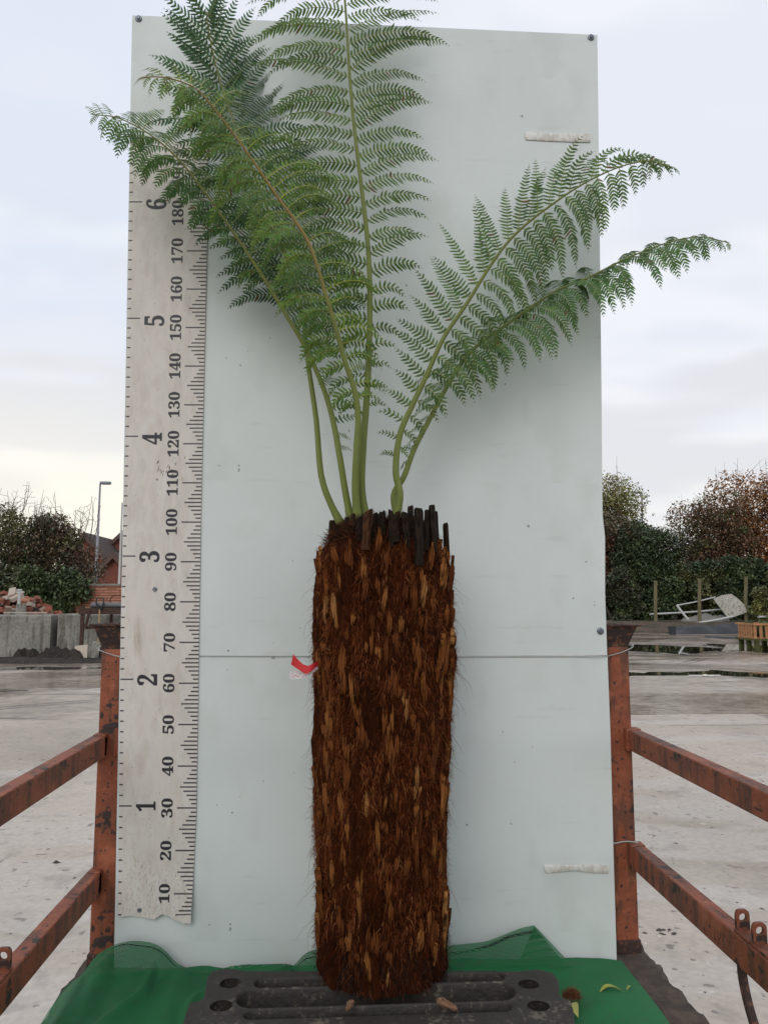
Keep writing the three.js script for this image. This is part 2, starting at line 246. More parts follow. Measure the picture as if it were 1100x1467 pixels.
  for (let i = 0; i <= NS; i++) for (let j = 0; j <= NU; j++) {
    const u = j / NU; let s = S0 + (S1 - S0) * i / NS; const low = sst(.16, .045, s);
    let s2 = s + (i === 0 ? (u < .55 ? .004 * Math.sin(u * 9) + .004 : .012 - .030 * sst(.6, 1, u)) : 0);
    const y0 = lerpT(YM, s2);
    let off = .0028 + .0016 * fbm(u * 2.5, s * 9, 3, 256, 7) + low * (.005 * Math.sin(u * 7 + 1) ** 2 + .009 * u * u) + .0012 * (1 - Math.abs(2 * u - 1)) ;
    const p = PB(mix(lerpT(xl, y0), lerpT(xr, y0), u), y0, off); T.v(p.x, p.y, p.z, null, u, (s2 - S0) / (S1 - S0)); }
  for (let i = 0; i < NS; i++) for (let j = 0; j < NU; j++) { const a = i * (NU + 1) + j, b = a + 1, c = a + NU + 1, d = c + 1; T.t(a, b, c); T.t(b, d, c); }
  const g = group('height_ruler', V(-.55, .49, -1.9), 'long cream vinyl ruler in feet and centimetres stuck to the white boards', 'ruler');
  mesh('ruler_strip', rebase(T.geo(), g.position), std({ map: tx, roughness: .48 }), g);
  const eye = (px, py) => { const c = PB(px, py, .006), q = new THREE.Quaternion().setFromUnitVectors(V(0, 1, 0), BN); mesh('eyelet', rebase(new THREE.TorusGeometry(.004, .0016, 6, 14).rotateX(Math.PI / 2).applyQuaternion(q).translate(c.x, c.y, c.z), g.position), M.washer, g); mesh('screw_head', rebase(new THREE.CylinderGeometry(.003, .003, .003, 8).applyQuaternion(q).translate(c.x, c.y, c.z), g.position), M.screw, g); };
  eye(222, 844); eye(229, 1300); eye(200, 1304);
}
// ---------------------------------------------------------------- steel trolley
const PZ = -1.95;                                            // front of the two posts
M.mudPlate = std({ map: dataTex(256, 256, (u, v) => { const n = fbm(u * 8, v * 8, 5, 8, 71), f = fbm(u * 50, v * 50, 2, 50, 73); const c = mix3([58, 48, 42], [86, 74, 62], n); const k = .7 + .6 * f; return [c[0] * k, c[1] * k, c[2] * k]; }), bumpMap: rustBump, bumpScale: .003, roughness: .8 });
{
  const tr = group('steel_trolley', V(0, 0, -1.6), 'rusty red steel trolley with side rails carrying the white boards', 'trolley'); const o = tr.position;
  const add = (n, g, m = M.rust, p = tr) => mesh(n, rebase(g, o), m, p);
  const xl = P(116, 1390, PZ).x, xr = P(926, 1390, PZ).x, PYT = .376;
  { const g = new THREE.BoxGeometry(xr - xl, .05, 1.5, 60, 2, 90).translate((xl + xr) / 2, PYT - .026, -1.27); const p = g.attributes.position;   // mud-caked platform
    for (let i = 0; i < p.count; i++) { const X = p.getX(i), Z = p.getZ(i), e = Math.min(X - xl, xr - X); if (e < .03) { p.setX(i, X + (fbm(Z * 34, 2, 3, 256, 5) - .5) * .02); p.setY(i, p.getY(i) + (fbm(Z * 40, 8, 3, 256, 9) - .3) * .016); } }
    add('platform', boxUV(g), M.mudPlate); }
  const lugShape = () => { const s = new THREE.Shape(); s.moveTo(-.0125, 0); s.lineTo(-.0125, .028); s.quadraticCurveTo(-.0125, .039, -.004, .0395); s.lineTo(.004, .0395); s.quadraticCurveTo(.0125, .039, .0125, .028); s.lineTo(.0125, 0); s.closePath(); const h = new THREE.Path(); h.absarc(0, .0265, .0072, 0, Math.PI * 2, true); s.holes.push(h); return s; };
  for (const side of [-1, 1]) {
    const L = side < 0, x0 = P(L ? 130 : 882, 1310, PZ).x, x1 = P(L ? 164 : 914, 1310, PZ).x, xm = (x0 + x1) / 2, w = x1 - x0, zc = PZ - w / 2;
    const yTop = P(L ? 150 : 890, L ? 929 : 926, PZ).y, yRim = P(L ? 150 : 890, L ? 893.5 : 894.5, PZ).y;
    const post = add('post', bx(x0, x1, PYT + .001, yTop, PZ - w, PZ, .004));
    { // flared stacking cup on the post
      const r0 = w * .50, r1 = w * .84, h = yRim - yTop, prof = [[r0 * .98, -.004], [r0 * 1.03, h * .12], [r0 * 1.22, h * .38], [r1 * .93, h * .86], [r1 * .97, h * .9], [r1 * 1.14, h * .93], [r1 * 1.15, h], [r1 * .9, h * 1.0], [r0 * .6, h * .35]];
      const T = new Tris(false), C = [[-1, -1], [1, -1], [1, 1], [-1, 1]]; prof.forEach(([r, y]) => C.forEach(([a, b]) => T.v(xm + a * r, yTop + y, zc + b * r)));
      for (let i = 0; i < prof.length - 1; i++) for (let k = 0; k < 4; k++) { const a = i * 4 + k, b = i * 4 + (k + 1) % 4; T.t(a, a + 4, b); T.t(b, a + 4, b + 4); }
      let g = T.geo(); g.deleteAttribute('normal'); g = boxUV(g); g.computeVertexNormals(); add('stacking_cup', g, M.rustDark, post); }
    const weld = bx(x0 - .004, x1 + .004, PYT - .002, PYT + .03, PZ - w - .004, PZ + .004, .003); add('foot_weld', weld, M.rustDark, post);
    const xi = P(L ? 153 : 897, 1100, PZ).x, rw = .034;
    const ri = L ? xi - rw : xi, ro = L ? xi : xi + rw;
    for (const [py, ph] of L ? [[1052, .052], [1246, .054]] : [[1044, .050], [1209, .056]]) {
      const yt = P(L ? 153 : 897, py, PZ).y; const rail = add('rail', bx(ri, ro, yt - ph, yt, PZ + .001, -.12, .004));
      add('rail_bracket', bx(ri - (L ? -.004 : .004), ro + (L ? -.012 : .012) * 0, yt - ph * 1.06, yt + .003, PZ - .012, PZ + .022, .003), M.rust, rail);
      if (py > 1200) {                                       // lugs and hook on the lower rails
        const zs = L ? [-1.45, -1.385] : [-1.442, -1.385];
        for (const z of zs) {
          const g1 = boxUV(new THREE.ExtrudeGeometry(lugShape(), { depth: .006, bevelEnabled: true, bevelSize: .0006, bevelThickness: .0006, bevelSegments: 1, curveSegments: 16 })).translate((ri + ro) / 2, yt + .001, z);
          const lug = add('lug', g1, M.rust, rail); add('lug_plate', bx(ri + .002, ro - .002, yt + .0005, yt + .006, z - .002, z + .05, .001), M.rust, lug);
        }
        const xm2 = (ri + ro) / 2, zz = L ? -1.42 : -1.45, yb = yt - ph;
        const pts = L ? [V(xm2, yb + .01, zz), V(xm2 - .001, yb - .06, zz + .004), V(xm2 - .002, yb - .17, zz + .01), V(xm2 - .004, yb - .25, zz + .04), V(xm2 - .004, yb - .17, zz + .1), V(xm2 - .002, yb - .05, zz + .12), V(xm2, yb + .01, zz + .12)] : [V(xm2, yb + .01, zz), V(xm2, yb - .03, zz + .003), V(xm2, yb - .085, zz + .03), V(xm2, yb - .128, zz + .075), V(xm2, yb - .122, zz + .105), V(xm2, yb - .07, zz + .108), V(xm2, yb + .01, zz + .105)];
        add('hook_bar', boxUV(tubeGeo(pts, .0085, 60, 10)), M.rustDark, rail);
      }
    }
  }
}
// ---------------------------------------------------------------- wires tying the boards to the posts
M.wire = std({ color: rgb(.42, .43, .42), metalness: .35, roughness: .5 });
{
  const pL = (x, y, z) => P(x, y, z), f = PZ + .003, b = PZ - .072;
  let pts = [pL(168, 926, b), pL(145.5, 926, b), pL(142.5, 930, PZ - .03), pL(144, 932, f), pL(158, 937, f + .004), PB(173.5, 940.5, .0006), PB(200, 940.4, .0004), PB(230, 940.4, .0004), PB(260, 940.4, .0004), PB(290, 940.3, .0006), PB(420, 940.2, .0016), PB(560, 940.4, .0016), PB(700, 940.6, .0016), PB(820, 940.4, .0018), PB(868, 940, .0022), pL(874, 939, f + .006), pL(890, 934.5, f), pL(902.5, 929, f), pL(906, 926, PZ - .03), pL(903, 923, b), pL(880, 922, b)];
  tag(mesh('tie_wire', tubeGeo(pts, .0013, 160, 6), M.wire), 'thin wire drawn along the seam between the boards and round both posts', 'wire');
  pts = [pL(868, 1203, b), pL(876, 1204, PZ - .01), pL(878.5, 1208, f + .002), pL(895, 1205.5, f), pL(909, 1206.5, f), pL(914, 1208, f - .002), pL(916.5, 1212, f - .004), pL(915.5, 1221, f)];
  tag(mesh('tie_wire', tubeGeo(pts, .0016, 60, 6), M.wire), 'short bent wire hooked round the post just above its lower rail', 'wire');
}
// ---------------------------------------------------------------- green shade net over the platform
{
  const netA = dataTex(128, 128, (u, v) => { const a = Math.abs(((v * 8) % 1) - .5) * 2, b = Math.abs(((u * 4 + (Math.floor(v * 8) % 2) * .5) % 1) - .5) * 2; return a < .62 ? 255 : (b < .5 ? 255 : 0); }, false);
  netA.magFilter = THREE.NearestFilter; netA.repeat.set(40, 40);
  const netC = dataTex(512, 512, (u, v) => { const n = fbm(u * 6, v * 6, 5, 6, 121), f = fbm(u * 50, v * 50, 3, 50, 123); let c = mix3([14, 94, 50], [22, 112, 62], n); c = mix3(c, [60, 92, 66], sst(.62, .75, f) * .5); return c; }); netC.repeat.set(2, 2);
  const thin = new THREE.MeshPhysicalMaterial({ map: netC, alphaMap: netA, transparent: true, roughness: .7, side: THREE.DoubleSide });
  const solid = std({ map: netC, roughness: .75 });
  const net = group('shade_net', V(0, .38, -1.6), 'green shade netting spread over the trolley platform and up the board', 'netting'); const o = net.position;
  function surf(fn, nu, nv, s = 1) { const T = new Tris(false); for (let i = 0; i <= nu; i++) for (let j = 0; j <= nv; j++) { const p = fn(i / nu, j / nv); T.v(p.x - o.x, p.y - o.y, p.z - o.z, null, p.x / s, (p.y * .9 - p.z) / s); } for (let i = 0; i < nu; i++) for (let j = 0; j < nv; j++) { const a = i * (nv + 1) + j, b = a + 1, c = a + nv + 1, d = c + 1; T.t(a, c, b); T.t(b, c, d); } return T.geo(); }
  const xl = P(140, 1390, PZ).x, xr = P(884, 1386, -1.9).x;
  mesh('net_floor', surf((u, v) => { const x = mix(xl, xr + .012 * Math.sin(v * 14) * v + .01, u), z = mix(-1.899, -.75, v); let y = .3835 + .012 * fbm(x * 7, z * 7, 3, 256, 9) + .007 * Math.pow(Math.abs(Math.sin((x * 2.2 + z * 5 + fbm(x * 3, z * 3, 2, 256, 4) * 4) * 2.2)), 10) + .01 * Math.max(0, 1 - Math.abs((x - .62) * 6 + (z + 1.6) * 4)) ; const e = Math.min(1, Math.min(u, 1 - u) * 12); y = mix(.3805, y, e); return V(x, y, z); }, 70, 60), solid, net);
  // the hump against the board over the left post's foot
  const top = [[119, 1410], [124, 1392], [135, 1373], [150, 1361], [166, 1353], [182, 1349], [196, 1348], [212, 1349.5], [226, 1354], [238, 1363], [250, 1376], [264, 1385], [282, 1390.5], [305, 1392], [345, 1392], [400, 1391], [420, 1391]];
  const topC = new THREE.CatmullRomCurve3(top.map(([x, y], i) => P(x, y, x < 175 ? -1.872 : -1.876)));
  const hump = mesh('net_fold', surf((u, v) => { const a = topC.getPoint(u), q = sst(0, 1, Math.min(1, v / .45)), f = Math.max(0, (v - .38) / .62); const xb = mix(xl + .004, P(420, 1391, -1.876).x, u); const z = a.z + .085 * Math.pow(Math.min(1, v / .45), 1.8) * (1 - .6 * u) + f * .52; return V(mix(a.x, xb, f) - .014 * (1 - u) * (1 - u) * q + .003 * Math.sin(u * 22 + v * 9) * v, mix(a.y, .4005 + .012 * fbm(u * 9, v * 7, 3, 256, 5) + .012 * Math.pow(Math.abs(Math.sin(u * 9 + v * 4 + fbm(u * 5, v * 5, 2, 256, 4) * 4)), 8) - .010 * (1 - u) * f, q) + .006 * Math.sin(u * 26 + v * 7) * q * (1 - f), z + .010 * Math.sin(u * 34 + v * 3) * q * (1 - f)); }, 90, 50), thin, net);
  M.cord = std({ color: rgb(.012, .02, .016), roughness: .8 });
  const cord = (pts, par, chain) => { const c = new THREE.CatmullRomCurve3(pts); let g;
    if (!chain) g = tubeGeo(c, .0011, 80, 5); else { const gs = [], L = c.getLength(), n = Math.floor(L / .014); for (let i = 0; i < n; i++) { const p = c.getPointAt((i + .5) / n), t = c.getTangentAt((i + .5) / n); const q = new THREE.Quaternion().setFromUnitVectors(V(1, 0, 0), t); gs.push(new THREE.TorusGeometry(.0026, .0010, 5, 10).scale(2.4, 1, 1).applyQuaternion(q).translate(p.x, p.y, p.z)); } g = mergeGeometries(gs); }
    return mesh('edge_cord', rebase(g, o), M.cord, par); };
  cord(top.slice(2, 15).map(([x, y]) => P(x + (x < 150 ? 4 : 0), y + 3.5 + (x > 190 && x < 260 ? 3 : 0), -1.869)), hump);
  // the small fold seen beside the trunk, and the flap leaning on the board at its other side
  const midTop = [[408, 1393], [424, 1380], [434, 1369], [444, 1362.5], [456, 1361], [480, 1366], [500, 1378]];
  const mid = new THREE.CatmullRomCurve3(midTop.map(([x, y]) => P(x, y, -1.884)));
  const mf = mesh('net_fold', surf((u, v) => { const a = mid.getPoint(u); return V(a.x, mix(a.y, .39, v), a.z + .03 * v * v); }, 30, 10), thin, net);
  cord([[422, 1392], [430, 1380], [440, 1373], [452, 1371], [470, 1374]].map(([x, y]) => P(x, y, -1.880)), mf);
  const fl = new THREE.CatmullRomCurve3([[560, 1372], [600, 1362], [640, 1355], [668, 1352], [698, 1348], [722, 1339], [745, 1330], [765, 1325.5]].map(([x, y]) => P(x, y, -1.884)));
  const flap = mesh('net_flap', surf((u, v) => { const a = fl.getPoint(u); const xb = mix(P(560, 1390, -1.85).x, P(822, 1390, -1.86).x, u); return V(mix(a.x, xb, v), mix(a.y, .388, v), a.z + .028 * v + .006 * Math.sin(u * 9) * v); }, 40, 14), thin, net);
  cord([[600, 1374], [640, 1367.5], [680, 1361], [705, 1353], [730, 1342], [768, 1334]].map(([x, y]) => P(x, y, -1.8795)), flap, true);
  const f2 = new THREE.CatmullRomCurve3([[764, 1327], [774, 1338], [790, 1358], [806, 1376], [822, 1389]].map(([x, y]) => P(x, y, -1.878)));
  mesh('net_fold', surf((u, v) => { const a = f2.getPoint(u); return V(a.x - (1 - u) * .035 * v, mix(a.y, Math.max(.388, a.y - .07), v), a.z + .004 + .002 * v); }, 20, 8), thin, net);
}
// ---------------------------------------------------------------- recycled-plastic fence block under the trunk
const BT = .487;                                             // its top
{
  const q = (px, py) => { const p = PG(px, py, BT); return [p.x, -p.z]; };
  const out = [[300, 1398], [306, 1391], [326, 1388], [352, 1391.5], [560, 1391.5], [744, 1392], [770, 1389], [790, 1394], [797, 1404], [796, 1420], [803, 1429], [814, 1433], [818, 1445], [820, 1470]].map(a => q(...a));
  const in_ = [[264, 1470], [270, 1448], [274, 1437], [288, 1434], [296, 1426], [298, 1410]].map(a => q(...a));
  const zf = 1.40, sh = new THREE.Shape(); const full = [...out, [q(824, 1470)[0], zf + .02], [q(815, 1470)[0], zf], [q(270, 1470)[0], zf], [q(262, 1470)[0], zf + .02], ...in_]; full.forEach(([a, b], i) => i ? sh.lineTo(a, b) : sh.moveTo(a, b)); sh.closePath();
  const hole = (cx, cy, rx, ry) => { const a = q(cx, cy), b = q(cx + rx, cy), c = q(cx, cy - ry); const h = new THREE.Path(); h.absellipse(a[0], a[1], Math.abs(b[0] - a[0]), Math.abs(c[1] - a[1]), 0, Math.PI * 2, true); sh.holes.push(h); };
  hole(330, 1408.5, 15, 7); hole(317, 1441, 16, 8); hole(757, 1410, 15, 6.5); hole(771, 1441, 16, 7.5);
  const slot = (x0, x1, y0, y1) => { const a = q(x0, y0), b = q(x1, y1), h = new THREE.Path(), r = Math.abs(a[1] - b[1]) / 2, yc = (a[1] + b[1]) / 2; h.absarc(a[0] + r, yc, r, Math.PI / 2, Math.PI * 1.5, false); h.absarc(b[0] - r, yc, r, -Math.PI / 2, Math.PI / 2, false); sh.holes.push(h); };
  slot(364, 728, 1400.5, 1405.5); slot(340, 746, 1416, 1433); slot(348, 738, 1445, 1449.5);
  const g = boxUV(toCreasedNormals(new THREE.ExtrudeGeometry(sh, { depth: .085, bevelEnabled: true, bevelSize: .004, bevelThickness: .004, bevelSegments: 3, curveSegments: 20 }), .6).rotateX(-Math.PI / 2).translate(0, BT - .089, 0));
  const pt = dataTex(512, 512, (u, v) => { const n = fbm(u * 9, v * 9, 5, 9, 131), f = fbm(u * 60, v * 60, 3, 60, 133); let c = mix3([40, 37, 34], [58, 53, 47], n); c = mix3(c, [100, 91, 80], sst(.6, .75, n * .5 + f * .5)); return c; }); pt.repeat.set(2.5, 2.5);
  const o = V(0, BT - .1, -1.53); const b = mesh('fence_block', rebase(g, o), std({ map: pt, bumpMap: rustBump, bumpScale: .002, roughness: .7 })); b.position.copy(o); tag(b, 'dark grey slotted plastic fence foot block under the fern trunk', 'block');
}
// ---------------------------------------------------------------- the tree fern
const TZ = -1.668, trX = P(548, 1100, TZ).x;
const fern = group('tree_fern', V(trX, BT, TZ), 'tree fern with a shaggy brown trunk and six green fronds', 'tree fern'); const FO = fern.position;
{
  const yAt = py => P(548, py, TZ).y;
  // left and right outline in pixels -> centre and radius by height
  const prof = [[1428, 462, 632], [1410, 455, 640], [1380, 453, 641], [1300, 452, 639], [1200, 449, 641], [1100, 448, 645], [1000, 450, 651], [900, 447, 651], [860, 449, 649], [815, 453, 646], [792, 458, 640], [775, 470, 622], [758, 486, 608], [746, 500, 598]].map(([y, a, b]) => { const A = P(a, y, TZ), B = P(b, y, TZ); return [A.y, (A.x + B.x) / 2, (B.x - A.x) / 2 * 1.005]; });
  const cAt = y => lerpT(prof.map(p => [p[0], p[1]]), y), rAt = y => lerpT(prof.map(p => [p[0], p[2]]), y);
  const y0 = BT + .001, y1 = prof[prof.length - 1][0];
  const rumple = (th, y) => (fbm(th * 7.0 + 20, y * 9, 4, 256, 141) - .5) * .030 + (fbm(th * 26 + 3, y * 16, 3, 256, 145) - .5) * .012;
  const sp = (th, y, off = 0) => { const r = rAt(y) - .008 + rumple(th, y) + off; return V(cAt(y) + Math.sin(th) * r, y, TZ + Math.cos(th) * r * .96); };
  const T = new Tris(true), NT = 260, NH = 230, r = rng(11);
  const wrapTh = i => (i % NT) / NT * Math.PI * 2;
  for (let j = 0; j <= NH; j++) for (let i = 0; i < NT; i++) { const th = wrapTh(i), y = mix(y0, y1, j / NH); const w = th > Math.PI ? th - 2 * Math.PI : th; const p = sp(th, y, 0);
    const n = fbm(i * .5, y * 60, 3, 256, 151); const pt = fbm(th * 4 + 7, y * 16, 4, 256, 155); let c = mix3([.25, .070, .023], [.37, .108, .034], n); c = mix3(c, [.15, .046, .018], sst(.48, .64, pt) * .6); if (n > .66) c = mix3(c, [.06, .024, .012], .6); T.v(p.x - FO.x, p.y - FO.y, p.z - FO.z, c, w / .2, y / .12); }
  for (let j = 0; j < NH; j++) for (let i = 0; i < NT; i++) { const a = j * NT + i, b = j * NT + (i + 1) % NT, c = a + NT, d = b + NT; T.t(a, b, c); T.t(b, d, c); }
  const ct = T.v(cAt(y1) - FO.x, y1 - .01 - FO.y, 0, [.02, .012, .008]); for (let i = 0; i < NT; i++) T.t(NH * NT + i, NH * NT + (i + 1) % NT, ct);
  const fcv = document.createElement('canvas'); fcv.width = fcv.height = 512; { const x = fcv.getContext('2d'), q = rng(808); x.fillStyle = '#7d746e'; x.fillRect(0, 0, 512, 512); for (let i = 0; i < 9000; i++) { const g = Math.floor(62 + 190 * q() * q() + (q() < .04 ? 60 : 0)); x.strokeStyle = `rgba(${Math.min(255, g + 12)},${g},${Math.max(0, g - 14)},.75)`; x.lineWidth = .7 + 1.3 * q(); const px = q() * 560 - 24, py = q() * 560 - 24, a = Math.PI / 2 + (q() - .5) * 1.5 + (q() < .15 ? q() * 3 : 0), l = 18 + 50 * q(); x.beginPath(); x.moveTo(px, py); x.quadraticCurveTo(px + Math.cos(a) * l * .5 + (q() - .5) * 16, py + Math.sin(a) * l * .5 + (q() - .5) * 12, px + Math.cos(a) * l, py + Math.sin(a) * l); x.stroke(); } }
  const ftx = new THREE.CanvasTexture(fcv); ftx.colorSpace = THREE.SRGBColorSpace; ftx.wrapS = ftx.wrapT = THREE.RepeatWrapping; ftx.magFilter = THREE.LinearFilter; const fbt = new THREE.CanvasTexture(fcv); fbt.wrapS = fbt.wrapT = THREE.RepeatWrapping; fbt.magFilter = THREE.LinearFilter;
  const trunk = mesh('trunk', T.geo(), new THREE.MeshPhysicalMaterial({ vertexColors: true, map: ftx, bumpMap: fbt, bumpScale: .004, roughness: .95, specularIntensity: .15, side: THREE.DoubleSide }), fern);
  // matted fibres
  const F = new Tris(true); const NF = 30000;
  const hair = (p, d, len, w, c, curl, segs = 3) => { const s = V(d.y, -d.x, d.z * .3).cross(d).normalize(); if (!isFinite(s.x)) return; const side = V(-d.y, d.x, 0).add(V(r() - .5, r() - .5, r() - .5)).normalize(); let q = p.clone(), dd = d.clone(), pa = -1, pb = -1; for (let k = 0; k <= segs; k++) { const ww = w * (1 - .75 * k / segs); const a = F.v(q.x + side.x * ww - FO.x, q.y + side.y * ww - FO.y, q.z + side.z * ww - FO.z, c), b = F.v(q.x - side.x * ww - FO.x, q.y - side.y * ww - FO.y, q.z - side.z * ww - FO.z, c); if (k) { F.t(pa, pb, a); F.t(pb, b, a); } pa = a; pb = b; dd.add(V(r() - .5, r() - .5 - .25, r() - .5).multiplyScalar(curl)).normalize(); q.addScaledVector(dd, len / segs); } };
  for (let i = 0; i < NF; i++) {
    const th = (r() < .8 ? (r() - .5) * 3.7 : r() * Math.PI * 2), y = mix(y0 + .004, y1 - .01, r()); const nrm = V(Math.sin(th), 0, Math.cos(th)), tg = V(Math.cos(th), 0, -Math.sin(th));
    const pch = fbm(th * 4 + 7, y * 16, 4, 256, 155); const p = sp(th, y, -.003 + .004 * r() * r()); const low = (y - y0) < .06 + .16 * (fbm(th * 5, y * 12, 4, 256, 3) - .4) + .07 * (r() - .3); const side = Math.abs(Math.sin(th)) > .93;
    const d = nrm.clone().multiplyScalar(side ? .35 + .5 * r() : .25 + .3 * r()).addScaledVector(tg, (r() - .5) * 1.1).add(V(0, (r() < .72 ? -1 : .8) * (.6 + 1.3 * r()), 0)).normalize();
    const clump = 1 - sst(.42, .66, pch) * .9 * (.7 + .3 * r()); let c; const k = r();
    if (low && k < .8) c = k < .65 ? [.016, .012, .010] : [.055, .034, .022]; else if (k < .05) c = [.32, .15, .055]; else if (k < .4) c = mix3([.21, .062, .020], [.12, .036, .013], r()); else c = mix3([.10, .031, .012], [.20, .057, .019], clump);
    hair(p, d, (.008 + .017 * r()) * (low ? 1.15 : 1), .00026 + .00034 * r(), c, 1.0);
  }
  for (let i = 0; i < 7500; i++) { const th = r() * 6.283, y = y1 - .06 * r() * r() - .002, q = Math.sqrt(.2 + .8 * r()), p = sp(th, y, .002 + .008 * r() * r()); if (y > y1 - .012) { p.x = cAt(y1) + (p.x - cAt(y1)) * q; p.z = TZ + (p.z - TZ) * q; } hair(p, V(Math.sin(th) * .6 + r() - .5, .9 * r() - .1, Math.cos(th) * .6 + r() - .5).normalize(), .010 + .018 * r(), .0005 + .0005 * r(), r() < .6 ? [.018, .012, .009] : [.11, .042, .018], .9); }
  for (let i = 0; i < 150; i++) { const s = r() < .5 ? -1 : 1, th = s * (1.35 + .35 * (r() - .5)), y = mix(y0 + .02, y1 - .08, r()); hair(sp(th, y, -.002), V(s * (.3 + .6 * r()), -.4 - .8 * r(), (r() - .5)).normalize(), .03 + .05 * r(), .0004, [.03, .015, .010], .9, 7); }
  tag(mesh('fibre', F.geo(), new THREE.MeshPhysicalMaterial({ vertexColors: true, roughness: .9, specularIntensity: .15, side: THREE.DoubleSide }), trunk), 'matted brown root fibre covering the trunk', null, null, 'stuff');
  // broken leaf bases: each one a splintered shard
  const grain = dataTex(128, 256, (u, v) => { const a = fbm(u * 40, v * 5, 4, 40, 171), b = fbm(u * 9, v * 4, 3, 9, 173); const k = .30 + 1.05 * a - .35 * sst(.5, .72, b); return [255 * Math.min(1, k), 255 * Math.min(1, k * .96), 255 * Math.min(1, k * .9)]; });
  const shardMats = [[.35, .145, .047], [.26, .094, .029], [.19, .063, .020], [.46, .23, .09], [.14, .046, .016]].map(c => new THREE.MeshPhysicalMaterial({ color: rgb(...c), map: grain, roughness: .8, specularIntensity: .2, side: THREE.DoubleSide }));
  const darkMats = [[.028, .019, .015], [.05, .026, .017], [.085, .038, .02]].map(c => new THREE.MeshPhysicalMaterial({ color: rgb(...c), map: grain, roughness: .85, specularIntensity: .25, side: THREE.DoubleSide }));
  function shard(w, h, tDepth, rr) {                          // torn slivers side by side, thin, sharp ended, low on the fibre
    const Q = new Tris(false), n = 3 + Math.floor(rr() * 2.5 + w * 130), cuts = [0]; for (let i = 1; i < n; i++) cuts.push((i + (rr() - .5) * .8) / n); cuts.push(1);
    const peak = .2 + .6 * rr(), low = .2 + .6 * rr();
    for (let i = 0; i < n; i++) { const f0 = (i + .5) / n, xa = (cuts[i] - .5) * w, xb = (cuts[i + 1] - .5) * w, xm = (xa + xb) / 2, e = Math.abs(f0 - peak), e2 = Math.abs(f0 - low); let t0 = (.12 * rr() + .7 * e2 * e2 + .1 * e2) * h, t1 = h * (1 - .5 * e - .3 * rr() * rr()); if (t1 < t0 + h * .3) t1 = t0 + h * .3; const d = tDepth * (.35 + .9 * rr() * rr()) * (1 - .8 * (2 * f0 - 1) ** 2), sk = (rr() - .5) * w * .16, tip = rr() < .5 ? .05 : .55 * rr();
      const rows = [[t0, .12, -.6], [mix(t0, t1, .2), .8, .25], [mix(t0, t1, .5), 1.04, .6], [mix(t0, t1, .8), .95, .9], [t1, tip, 1]]; const ids = rows.map(([y, k, q]) => { const f = (y - t0) / (t1 - t0), hw = (xb - xa) / 2 * k, c = xm + sk * f * f; return [Q.v(c - hw, y, -.005, null, cuts[i] + peak, y / h), Q.v(c - hw, y, d * q + .0006 * rr(), null, cuts[i] + .02 + peak, y / h), Q.v(c + hw, y, d * q + .0006 * rr(), null, cuts[i + 1] - .02 + peak, y / h), Q.v(c + hw, y, -.005, null, cuts[i + 1] + peak, y / h)]; });
      for (let r_ = 0; r_ < 4; r_++) for (let c = 0; c < 3; c++) { const A = ids[r_], B = ids[r_ + 1]; Q.t(A[c], A[c + 1], B[c]); Q.t(A[c + 1], B[c + 1], B[c]); } const Z = ids[4]; Q.t(Z[0], Z[1], Z[2]); Q.t(Z[0], Z[2], Z[3]); }
    return toCreasedNormals(Q.geo(), .25); }
  const variants = []; { const rr = rng(29); for (let k = 0; k < 34; k++) { const q = rr(); variants.push(shard(.0065 + .014 * q * q + .004 * rr(), .034 + .06 * rr() + .01 * q, .0030 + .0045 * rr(), rr)); }; }
  const place = (name, g, m, th, y, off, tiltOut, tiltSide, sc = 1) => { const p = sp(th, y, off), s = mesh(name, g, m, trunk); s.position.set(p.x - FO.x, p.y - FO.y, p.z - FO.z); s.rotation.order = 'YXZ'; s.rotation.set(tiltOut, th, tiltSide); s.scale.setScalar(sc); return s; };
  let cnt = 0; const GA = 2.39996; for (let k = 0; k < 600; k++) { if (r() < .2) continue;
    const th0 = (k * GA) % (Math.PI * 2), y = y0 + .05 + (y1 - y0 - .145) * (k / 600) + (r() - .5) * .05, th = (th0 > Math.PI ? th0 - 2 * Math.PI : th0) + (r() - .5) * .3; if (Math.abs(th) > 1.8 || cnt >= 298) continue; cnt++;
    const t = (y - y0) / (y1 - y0); let m = r(); const mi = m < .24 ? 0 : m < .56 ? 1 : m < .84 ? 2 : m < .90 ? 3 : 4;
    place('leaf_base', variants[Math.floor(r() * 34)], shardMats[mi], th, y - .02, (Math.abs(th) > 1.15 ? -.002 : .002) + .005 * r(), .02 + .05 * r() * (r() < .12 ? 3 : 1), (r() - .5) * .2, .56 + .42 * r() + .5 * r() * r() * r());
  }
  // tall dark cut stubs round the crown
  { const rr = rng(43), big = [[-.32, .022, .080, 2], [-.52, .016, .05, 0], [-.72, .013, .04, 1], [-.12, .015, .055, 0], [-.95, .014, .035, 0], [.18, .018, .055, 0], [.36, .018, .075, 0], [.56, .016, .07, 0], [.92, .018, .085, 0], [1.1, .018, .07, 0], [-.22, .014, .05, 0], [-.02, .016, .05, 0], [.08, .012, .075, 0], [.27, .012, .045, 1], [.47, .023, .118, 0], [.66, .013, .085, 0], [.80, .019, .098, 0], [1.0, .015, .100, 0], [1.22, .016, .05, 1], [1.7, .02, .08, 1], [2.4, .02, .08, 0], [3.1, .02, .09, 0], [-2.5, .02, .07, 0], [-1.9, .02, .06, 1]];
